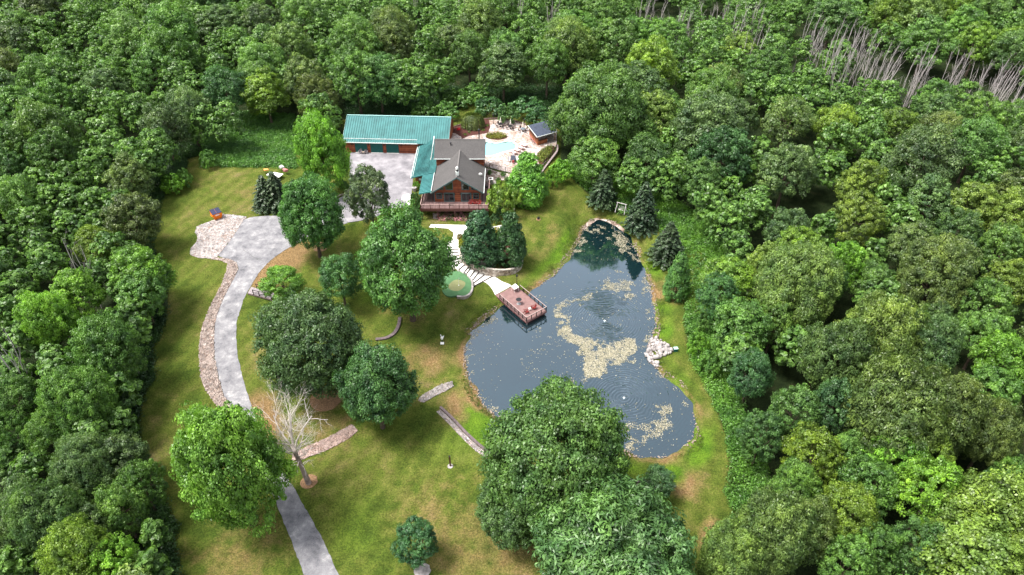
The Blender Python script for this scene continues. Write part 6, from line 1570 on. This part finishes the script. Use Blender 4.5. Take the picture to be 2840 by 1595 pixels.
# weeping shrub
def weeping(px, py, hw, hgt):
    z = PZ; x, y = at(px, py, z + hgt * .55); R = hw * depth(x, y, z + 1.5) / FPX
    rs = np.random.RandomState(4); P, Nn = [], []
    for i in range(520):
        a = rs.uniform(0, 2 * PI); k_ = 26; t_ = np.linspace(0, 1, k_); r0 = R * rs.uniform(.05, .6); rr_ = r0 + (R * rs.uniform(.80, 1.05) - r0) * np.sqrt(t_) ; zz = hgt * (1 - .05 * rs.rand()) * (1 - t_ ** 2.2 * rs.uniform(.75, 1)); a2 = a + rs.uniform(-.12, .12) * t_
        P.append(np.stack([rr_ * np.cos(a2), rr_ * np.sin(a2), zz], 1)); Nn.append(np.stack([np.cos(a2), np.sin(a2), .6 + 0 * a2], 1) + rs.normal(size=(k_, 3)) * .35)
    P, Nn = np.concatenate(P), unit(np.concatenate(Nn)); V, F_ = leaf_cards(P, Nn, .26, rs, .4); rnd = np.ones((len(P), 4)); rnd[:, 0] = np.repeat(rs.rand(520), 26) * .6 + .4 * rs.rand(len(P)); rnd[:, 1] = .6
    t = thing('weeping_shrub', 'domed weeping shrub in the red mulch bed by the patio', 'shrub', (x, y, z)); o = big_mesh('crown', V, F_, M_LEAF, ('rnd', 'FACE', rnd), parent=t); o.color = (.085, .125, .035, 1)
    g = G(); g.tube((x, y, z - .1), (x, y, z + hgt * .8), .12, .07, 7); obj('trunk', g, M_BARK, t)
weeping(1189, 303, 30, 3.0)
# bright red ornamental, and little plants in the bed
for i, (x_, y_, r_, m_, lb, nm) in enumerate([(1345, 290, .5, M_FLOWERRED, 'red flowering plant in the mulch bed by the garage end', 'flowering_plant'), (1250, 222, .5, M_FLOWERRED, 'red flowers at the back corner of the garage', 'flowering_plant')]):
    p = PP(x_, y_); t = thing(nm, lb, 'plant', tuple(p)); rs = np.random.RandomState(i); e = unit(rs.normal(size=(160, 3))); e[:, 2] = abs(e[:, 2]); V, F_ = leaf_cards(e * r_, e, .2, rs); o = big_mesh('blooms', V, F_, m_, parent=t)
    g = G(); g.tube(p, p + Vector((0, 0, .3)), .05, .03, 5); obj('stem', g, M_BARK, t)
def tuft(name, label, p, r, h, tone, seed, cat='plant', asp=.14, nl=260, leafl=.5):
    rs = np.random.RandomState(seed); t = thing(name, label, cat, tuple(p)); a = rs.uniform(0, 2 * PI, nl); q = rs.uniform(0, 1, nl); t_ = rs.uniform(.2, 1, nl)
    P = np.stack([np.cos(a) * r * q * t_, np.sin(a) * r * q * t_, h * t_ * (1 - .3 * q)], 1); Nn = unit(np.stack([np.cos(a), np.sin(a), .5 + 0 * a], 1) + rs.normal(size=(nl, 3)) * .4)
    V, F_ = leaf_cards(P, Nn, leafl, rs, asp); rnd = np.ones((nl, 4)); rnd[:, 0] = rs.rand(nl); rnd[:, 1] = .5; o = big_mesh('leaves', V, F_, M_LEAF, ('rnd', 'FACE', rnd), parent=t); o.color = (*tone, 1); return t
for i, (x_, y_, r_, lb) in enumerate([(1635, 255, .7, 'yellow-green clump right of the weeping shrub'), (1590, 300, .8, 'green clump at the edge of the mulch bed'), (1410, 345, .7, 'green clump in front of the weeping shrub'), (1452, 322, .5, 'small yellow clump in front of the weeping shrub')]):
    tuft('bed_plant', lb, PP(x_, y_), r_, .5, (.12, .18, .04), 50 + i, nl=160, asp=.5, leafl=.22)
for i, (x_, y_, lb) in enumerate([(1655, 740, 'tall grass clump beside the house behind the deck'), (1790, 755, 'grass clump below the pool fence'), (1745, 815, 'grass clump right of the air conditioner'), (1830, 805, 'grass clump nearest the bright pyramidal tree')]):
    p = on(*Z1(x_, y_)); tuft('ornamental_grass', lb, p, .95, 1.15, (.070, .145, .040), 60 + i, 'grass clump', nl=420)
# air conditioner
for i, (x_, y_, lb) in enumerate([(1668, 820, 'white-topped air conditioner beside the house')]):
    p = on(*Z1(x_, y_)); t = thing('air_conditioner', lb, 'air conditioner', tuple(p))
    g = G(); g.box(p + Vector((0, 0, .5)), (.95, .95, .95)); obj('casing', g, M_STEEL, t)
    g = G(); g.box(p + Vector((0, 0, 1.0)), (1.02, 1.02, .08)); obj('top_panel', g, M_WHITE, t)
    g = G(); g.lathe([(.36, 0), (.36, .03), (.1, .05)], p + Vector((0, 0, 1.042)), 16); obj('fan_grille', g, M_BLACK, t)
# dining sets with closed parasols
def metal_chair(label, cush):
    t = thing('patio_chair', label, 'chair', local=True)
    g = G(); g.box((0, 0, .45), (.5, .5, .07)); obj('seat', g, cush, t)
    g = G(); g.box((0, .25, .78), (.48, .05, .55), tilt=-.15); obj('backrest', g, cush, t)
    for sx in (-1, 1):
        for sy in (-1, 1): g = G(); g.box((sx * .22, sy * .22, .21), (.035, .035, .42)); obj('leg', g, M_BLACK, t)
    return t
M_SLING = mat('brown_sling_fabric', (.11, .085, .08), .8, noise=(3, .2))
names3 = ['left', 'middle', 'right']
mc = metal_chair('x', M_SLING); spots = []
sets = [((1766, 258), 'leftmost'), ((1866, 280), 'middle'), ((1990, 305), 'rightmost')]
tb0 = None
for i, ((x_, y_), nm) in enumerate(sets):
    p = PP(x_, y_)
    t = thing('round_patio_table', '%s of the three round tables along the back of the patio' % nm, 'table', local=True, group='round patio tables')
    g = G(); g.lathe([(.1, .70), (.62, .71), (.64, .75), (.1, .76)], k=20); obj('tabletop', g, M_DARKMETAL if i < 2 else mat('grey_glass_top', (.16, .19, .22), .2), t)
    g = G(); g.lathe([(.3, 0), (.28, .05), (.05, .1), (.05, .7)], k=10); obj('base', g, M_BLACK, t)
    t.location = p
    u = thing('parasol', 'closed cream parasol through the %s round table' % nm, 'parasol', local=True, group='closed parasols')
    g = G(); g.tube((0, 0, .1), (0, 0, 2.35), .03, .03, 8); obj('pole', g, M_DARKMETAL, u)
    g = G(); g.lathe([(.12, 1.25), (.17, 1.4), (.16, 1.7), (.10, 2.2), (.03, 2.62), (.01, 2.75)], k=9); obj('canopy', g, M_CREAM, u)
    u.location = p + Vector((.0, .02, .0))
    for k_, a in enumerate((.5, 2.1, 3.6, 5.2)):
        spots.append(((p.x + 1.0 * math.cos(a), p.y + 1.0 * math.sin(a), PZ), a - PI / 2, 'dark patio chair %s the %s round table' % (('at the back right of', 'at the back left of', 'at the front left of', 'at the front right of')[k_], nm)))
place_all(mc, spots, 'dark chairs around the round tables')
# rectangular dining table with pale chairs
p = PP(1893, 600); t = thing('dining_table', 'dark rectangular dining table on the patio by the pyramidal tree', 'table', tuple(p))
g = G(); g.box(p + Vector((0, 0, .74)), (1.15, 2.3, .05)); [g.box(p + Vector((x, 0, .775)), (.05, 2.26, .02)) for x in (-.4, -.2, 0, .2, .4)]; obj('tabletop', g, mat('dark_slat_table', (.045, .05, .07), .5), t)
for sx in (-1, 1):
    for sy in (-1, 1): g = G(); g.box(p + Vector((sx * .48, sy * 1.02, .36)), (.06, .06, .72)); obj('leg', g, M_BLACK, t)
dc = metal_chair('x', mat('pale_seat_pad', (.66, .64, .66), .8)); sp_ = []
for s, nm in ((-1, 'left'), (1, 'right')):
    for k_, yy in enumerate((-.75, 0, .75)): sp_.append(((p.x + s * .95, p.y + yy, PZ), PI / 2 if s < 0 else -PI / 2, '%s pale chair on the %s side of the rectangular table' % (('near', 'middle', 'far')[k_], nm)))
sp_.append(((p.x, p.y + 1.5, PZ), 0, 'pale chair at the far end of the rectangular table'))
place_all(dc, sp_, 'pale chairs around the rectangular table')
t = metal_chair('red cushioned chair at the near end of the rectangular table', M_REDCUSH); t.location = (p.x, p.y - 1.5, PZ); t.rotation_euler = (0, 0, PI)
# loungers
def lounger():
    t = thing('sun_lounger', 'x', 'sun lounger', local=True)
    g = G(); g.box((0, -.35, .34), (.62, 1.25, .07)); obj('seat', g, mat('pale_lounger_pad', (.60, .50, .47), .8), t)
    g = G(); g.beam((0, .27, .36), (0, .85, .78), .62, .07); obj('backrest', g, mat('pale_lounger_pad'), t)
    g = G(); g.box((-.32, -.1, .27), (.05, 1.8, .07)); g.box((.32, -.1, .27), (.05, 1.8, .07)); obj('frame', g, M_RED, t)
    for sx in (-1, 1):
        for yy in (-.85, .6): g = G(); g.box((sx * .3, yy, .12), (.05, .05, .25)); obj('leg', g, M_RED, t)
    return t
lo = lounger()
place_all(lo, [((*PP(x_, y_)[:2], PZ), math.radians(-135), lb) for x_, y_, lb in [(1905, 532, 'nearest of the four loungers in the row by the pool'), (1940, 508, 'second nearest lounger in the row by the pool'), (1975, 484, 'third lounger in the row by the pool'), (2010, 460, 'farthest lounger in the row by the pool')]], 'sun loungers by the pool')
for x_, y_, lb, h in [(1695, 228, 'black lamp post at the left rear of the patio', 1.9), (1856, 215, 'lamp post with a pale globe behind the middle table', 2.4), (2005, 290, 'black lamp post beside the rightmost round table', 2.2), (2240, 490, 'black lamp post in the bed right of the patio', 2.0)]:
    lamp_post('patio_lamp_post', lb, PP(x_, y_), h, 'pale' in lb)
# fences
def fence(name, label, sp2, h, gap=2.0, m=M_BLACK, z=PZ, cat='fence', base=None, bal=.16):
    P_ = [Vector((*(PP(*p) if z == PZ else on(*Z1(*p)))[:2], 0)) for p in sp2]
    for q in P_: q.z = z if z == PZ else hz(q.x, q.y)
    t = thing(name, label, cat, tuple(P_[0])); g = G()
    for a, b_ in zip(P_[:-1], P_[1:]):
        n_ = max(1, int((b_ - a).length / bal))
        for i in range(n_): c = a.lerp(b_, i / n_); g.beam(c + Vector((0, 0, .06)), c + Vector((0, 0, h - .04)), .02, .02)
        for hh in (.1, h): g.beam(a + Vector((0, 0, hh)), b_ + Vector((0, 0, hh)), .045, .045)
    obj('panel', g, m, t)
    tot = resample([tuple(q)[:2] for q in P_], gap, False)
    for q in tot: zq = z if z == PZ else hz(*q); g = G(); g.box((q[0], q[1], zq + h / 2), (.08, .08, h + .12)); obj('post', g, m, t)
    return t
fence('patio_fence', 'black metal fence curving behind the patio', catmull([(1250,278),(1300,255),(1375,232),(1480,200),(1600,180),(1690,175),(1770,175),(1860,185),(1950,208),(2040,240)], False, 2), 1.4)
fence('patio_fence', 'black metal fence along the right end of the patio', [(2330,440),(2325,500),(2265,580),(2205,660),(2170,720)], 1.4)
fence('pool_fence', 'black fence with wide posts before the pool patio', [(1622,655),(1690,685),(1770,705),(1862,722)], 1.2)
pts = catmull([(2335,440),(2330,505),(2268,590),(2208,668),(2168,728)], False, 3); gpx = [PP(*p)[:2] for p in pts]
wall_line('patio_retaining_wall', 'pinkish block wall holding up the right end of the patio', gpx, [2.2] * len(gpx), [PZ] * len(gpx), .4, mat('pink_grey_block', build=m_stones([(0, (.20, .14, .14)), (1, (.36, .27, .27))], 2.6, .04)), mat('pink_coping', (.34, .27, .27), .8))
gp2 = [PP(*p)[:2] for p in [(2168,728),(2080,745),(1990,748),(1862,735)]]
wall_line('patio_retaining_wall', 'block wall under the front corner of the patio behind the pyramidal tree', gp2, [2.6] * 4, [PZ] * 4, .4, MATS['pink_grey_block'], MATS['pink_coping'])
pts = catmull([(1248,296),(1300,262),(1378,238),(1500,200),(1600,184),(1700,180),(1760,180),(1900,200),(2020,240)], False, 3); gpx = [PP(*p)[:2] for p in pts]
wall_line('patio_curb', 'low brown curb under the rear patio fence', gpx, [4.9] * len(gpx), [PZ + .22] * len(gpx), .22, mat('brown_curb', (.18, .12, .10), .85), None, 'curb')
# garage end wall fixtures: brown storage wall beside the garage
# patio hut
RH = 2.35; hut_c = [PP(2040, 262, PZ), PP(2135, 425, PZ), PP(2335, 372, PZ), PP(2265, 235, PZ)]
def eave(x, y, z): return Vector((*at(*Z1(x, y), z), z))
eFL, eFR, eBL = eave(2133, 366, PZ + RH), eave(2333, 312, PZ + RH), eave(2040, 248, PZ + RH); eBR = eBL + (eFR - eFL)
hut = thing('patio_hut', 'wooden bar hut with navy shingle roof at the right of the patio', 'hut', tuple(Vector((eFL.x, eFL.y, PZ))))
mL, mR = (eFL + eBL) / 2, (eFR + eBR) / 2; axh = (eFR - eFL).normalized(); rL, rR = mL + axh * .55 + Vector((0, 0, 1.35)), mR - axh * .0 + Vector((0, 0, 1.35))
g = G(); g.slab([eFL, eFR, rR, rL], .12); g.slab([eBR, eBL, rL, rR], .12); g.slab([eBL, eFL, rL], .12); hr = obj('roof', g, M_NAVY, hut)
g = G(); g.beam(eFL, eFR, .1, .16); g.beam(eBL, eFL, .1, .16); g.beam(eFR, rR, .08, .16); g.beam(eBR, rR, .08, .16); obj('fascia', g, M_GUTTER, hr)
ins_ = lambda p, q, t: p.lerp(q, t)
ctr = (eFL + eFR + eBL + eBR) / 4
cor = [c.lerp(Vector((ctr.x, ctr.y, c.z)), .13) for c in (eFL, eFR, eBR, eBL)]
for c in cor: g = G(); g.box((c.x, c.y, PZ + RH / 2), (.16, .16, RH)); obj('post', g, M_BARWOOD, hut)
g = G()
a, b_ = cor[0], cor[0].lerp(cor[1], .55); g.beam((a.x, a.y, PZ + .55), (b_.x, b_.y, PZ + .55), .10, 1.1); c = cor[3]; g.beam((a.x, a.y, PZ + .55), (c.x, c.y, PZ + .55), .10, 1.1); obj('bar_front', g, M_BARWOOD, hut)
g = G(); g.beam((a.x, a.y, PZ + 1.12), (b_.x, b_.y, PZ + 1.12), .5, .06); g.beam((a.x, a.y, PZ + 1.125), (c.x, c.y, PZ + 1.125), .5, .06); obj('counter', g, mat('dark_counter', (.12, .05, .03), .4), hut)
c1, c2 = cor[2], cor[3]; g = G(); g.beam((c1.x, c1.y, PZ + RH / 2), (c2.x, c2.y, PZ + RH / 2), .1, RH); obj('back_wall', g, M_BARWOOD, hut)
# red stools along the bar's left side
st = thing('bar_stool', 'x', 'bar stool', local=True)
g = G(); g.lathe([(.02, .72), (.21, .72), (.21, .80), (.02, .81)], k=14); obj('seat', g, M_PINKCUSH, st)
g = G(); g.box((0, .2, 1.0), (.38, .05, .36)); obj('backrest', g, M_PINKCUSH, st)
for i in range(4): g = G(); x_, y_ = .17 * (1 if i % 2 else -1), .17 * (1 if i < 2 else -1); g.tube((x_, y_, 0), (x_ * .7, y_ * .7, .72), .02, .02, 5); obj('leg', g, M_BLACK, st)
dirv = (cor[0] - cor[3]); dirv.z = 0; dn = dirv.normalized(); nrm = Vector((-dn.y, dn.x, 0))
if nrm.x > 0: nrm = -nrm
place_all(st, [((*((cor[3] + dirv * f + nrm * .65)[:2]), PZ), math.atan2(nrm.y, nrm.x) - PI / 2, lb) for f, lb in ((.45, 'farthest faded red stool at the side of the bar hut'), (.62, 'second farthest faded red stool at the bar hut'), (.79, 'second nearest faded red stool at the bar hut'), (.96, 'nearest faded red stool at the bar hut'))], 'stools at the bar hut')
# chairs and table before the garage doors
gc = adirondack('grey slatted chair left of the little table before the garage', mat('grey_stained_wood', (.22, .19, .20), .8, noise=(4, .2)))
p1, p2 = PP(362, 525, 5.35), PP(420, 525, 5.35)
place_all(gc, [((p1.x, p1.y, 5.34), -.1, 'grey slatted chair left of the little table before the garage'), ((p2.x, p2.y, 5.34), .1, 'grey slatted chair right of the little table before the garage')], 'grey chairs before the garage')
p = PP(391, 528, 5.35); t = thing('small_table', 'small tan table between the grey chairs before the garage', 'table', (p.x, p.y, 5.34)); g = G(); g.box((p.x, p.y, 5.8), (.6, .5, .05)); obj('tabletop', g, mat('tan_wood', (.42, .32, .25), .7), t)
for sx in (-1, 1):
    for sy in (-1, 1): g = G(); g.box((p.x + sx * .25, p.y + sy * .2, 5.56), (.05, .05, .45)); obj('leg', g, MATS['tan_wood'], t)
# red chairs on the house deck
dk = adirondack('x', M_RED, 1.0)
place_all(dk, [((-8.75, 127.5, 5.59), 2.9 - PI, 'upright brown-red chair on the deck before the right door'), ((-7.75, 127.6, 5.59), .5, 'middle dark red chair on the house deck'), ((-6.95, 127.3, 5.59), -.5, 'rightmost dark red chair on the house deck')], 'chairs on the house deck')
g = G(); g.lathe([(.3, 0), (.36, .05), (.36, .2), (.3, .22)], (-5.6, 134.8, 5.585), 16); t = thing('fire_bowl', 'dark round bowl on the right side of the deck', 'bowl', (-5.6, 134.8, 5.585)); obj('bowl', g, M_BLACK, t)
# planters and shrubs about the house
p = on(*Z1(905, 905)); t = thing('planter', 'pale stone planter with green foliage at the corner of the court', 'planter', tuple(p))
g = G(); g.lathe([(.35, -.1), (.5, .6), (.55, .9), (.45, .95)], p, 12); obj('pot', g, M_STONE, t)
def shrub(name, label, px, py, hw, h, tone, up=0, cat='shrub', seed=0):
    q = on(px, py); R = hw * depth(q.x, q.y, q.z) / FPX; e = plant('bush', q.x, q.y, R, h, tone, label, cat, name=name, seed=seed); return e
shrub('shrub', 'light green shrub growing over the stone planter', *Z1(925, 880), 11, 1.7, 'B')
shrub('shrub', 'dark green shrub left of the house deck', *Z1(915, 1040), 15, 2.8, 'd')
shrub('shrub', 'green shrub beside the lower left of the deck', 1058, 520, 14, 2.6, 'd', seed=1)
for i, (x_, y_, tn, lb) in enumerate([(385, 420, (.20, .17, .03), 'dark golden shrub at the top of the steps'), (410, 475, (.26, .27, .025), 'bright yellow shrub beside the upper steps'), (420, 525, (.20, .24, .05), 'yellow-green shrub beside the middle steps'), (800, 355, (.30, .30, .03), 'bright yellow shrub between the two dark pyramidal trees'), (255, 450, (.09, .19, .03), 'small green shrub left of the top step')]):
    shrub('golden_shrub' if i < 4 else 'shrub', lb, *Z4(x_, y_), 9 if i != 3 else 12, 1.3, tn, seed=i)
for i, (px, py, lb) in enumerate([(858, 470, 'green hedge clump behind the bright maple beside the court'), (868, 478, 'round green clump at the left edge of the court'), (1258, 545, 'green clump at the right foot of the deck'), (1246, 560, 'dark ferny clump right of the walkout')]):
    shrub('shrub', lb, px, py, 13, 2.0, 'm' if i < 2 else 'k', seed=i)
# flower border under the deck
poly = drape_poly([(1100, 533), (1172, 531), (1176, 556), (1104, 556)])
rs = np.random.RandomState(8); P_ = np.array(poly); lo, hi = P_.min(0), P_.max(0); X = rs.uniform(lo[0], hi[0], 900); Y = rs.uniform(lo[1], hi[1], 900); ok = seg_sd(poly, X, Y) < 0; X, Y = X[ok][:260], Y[ok][:260]; m_ = len(X)
ci = np.repeat(np.arange(m_), 20); e = unit(rs.normal(size=(len(ci), 3))); e[:, 2] = abs(e[:, 2]); P = np.stack([X[ci], Y[ci], hz(X, Y)[ci]], 1) + e * np.array([.35, .35, .6]); V, F_ = leaf_cards(P, unit(e + rs.normal(size=e.shape) * .5), .22, rs)
pink = rs.rand(m_)[ci] < .45; ta = {}
bm_t = thing('flower_border', 'mixed pink and green flower border under the deck', 'flower border', (float(X[0]), float(Y[0]), 2.85)); L0 = np.array([X[0], Y[0], 2.85])
rnd = np.ones((len(ci), 4)); rnd[:, 0] = rs.rand(len(ci)); rnd[:, 1] = .5
Vq = V.reshape(-1, 4, 3) - L0
a_ = Vq[~pink]; o = big_mesh('foliage', a_.reshape(-1, 3), np.arange(len(a_) * 4).reshape(-1, 4), M_LEAF, ('rnd', 'FACE', rnd[~pink]), parent=bm_t); o.color = (.11, .16, .05, 1)
a_ = Vq[pink]; big_mesh('blooms', a_.reshape(-1, 3), np.arange(len(a_) * 4).reshape(-1, 4), M_FLOWER, parent=bm_t)
# aerator bubblers in the pond
for i, (x_, y_) in enumerate(FOUNT):
    t = thing('aerator', 'white bubbling spot at the centre of the %s ripple rings' % ('upper', 'lower')[i], 'aerator', (x_, y_, 0))
    g = G(); g.lathe([(.16, -.4), (.18, .02), (.05, .10), (.01, .14)], (x_, y_, 0), 9); obj('bubbler', g, mat('foam_white', (.75, .80, .80), .4), t)
# drive curb stone edge, low wall by the court
ground_wall('stone_edging', 'dark curved edging between the drive and the court planting', catmull([(842, 503), (855, 494), (870, 488), (876, 478)], False, 3), .3, .3, M_WALLSTONE, None, 'edging', .3)
ground_wall('stone_retaining_wall', 'grey wall running down beside the yellow-green small tree', [(1292, 500), (1293, 520), (1291, 545), (1292, 565)], .7, .3, M_WALLSTONE, CAPST)
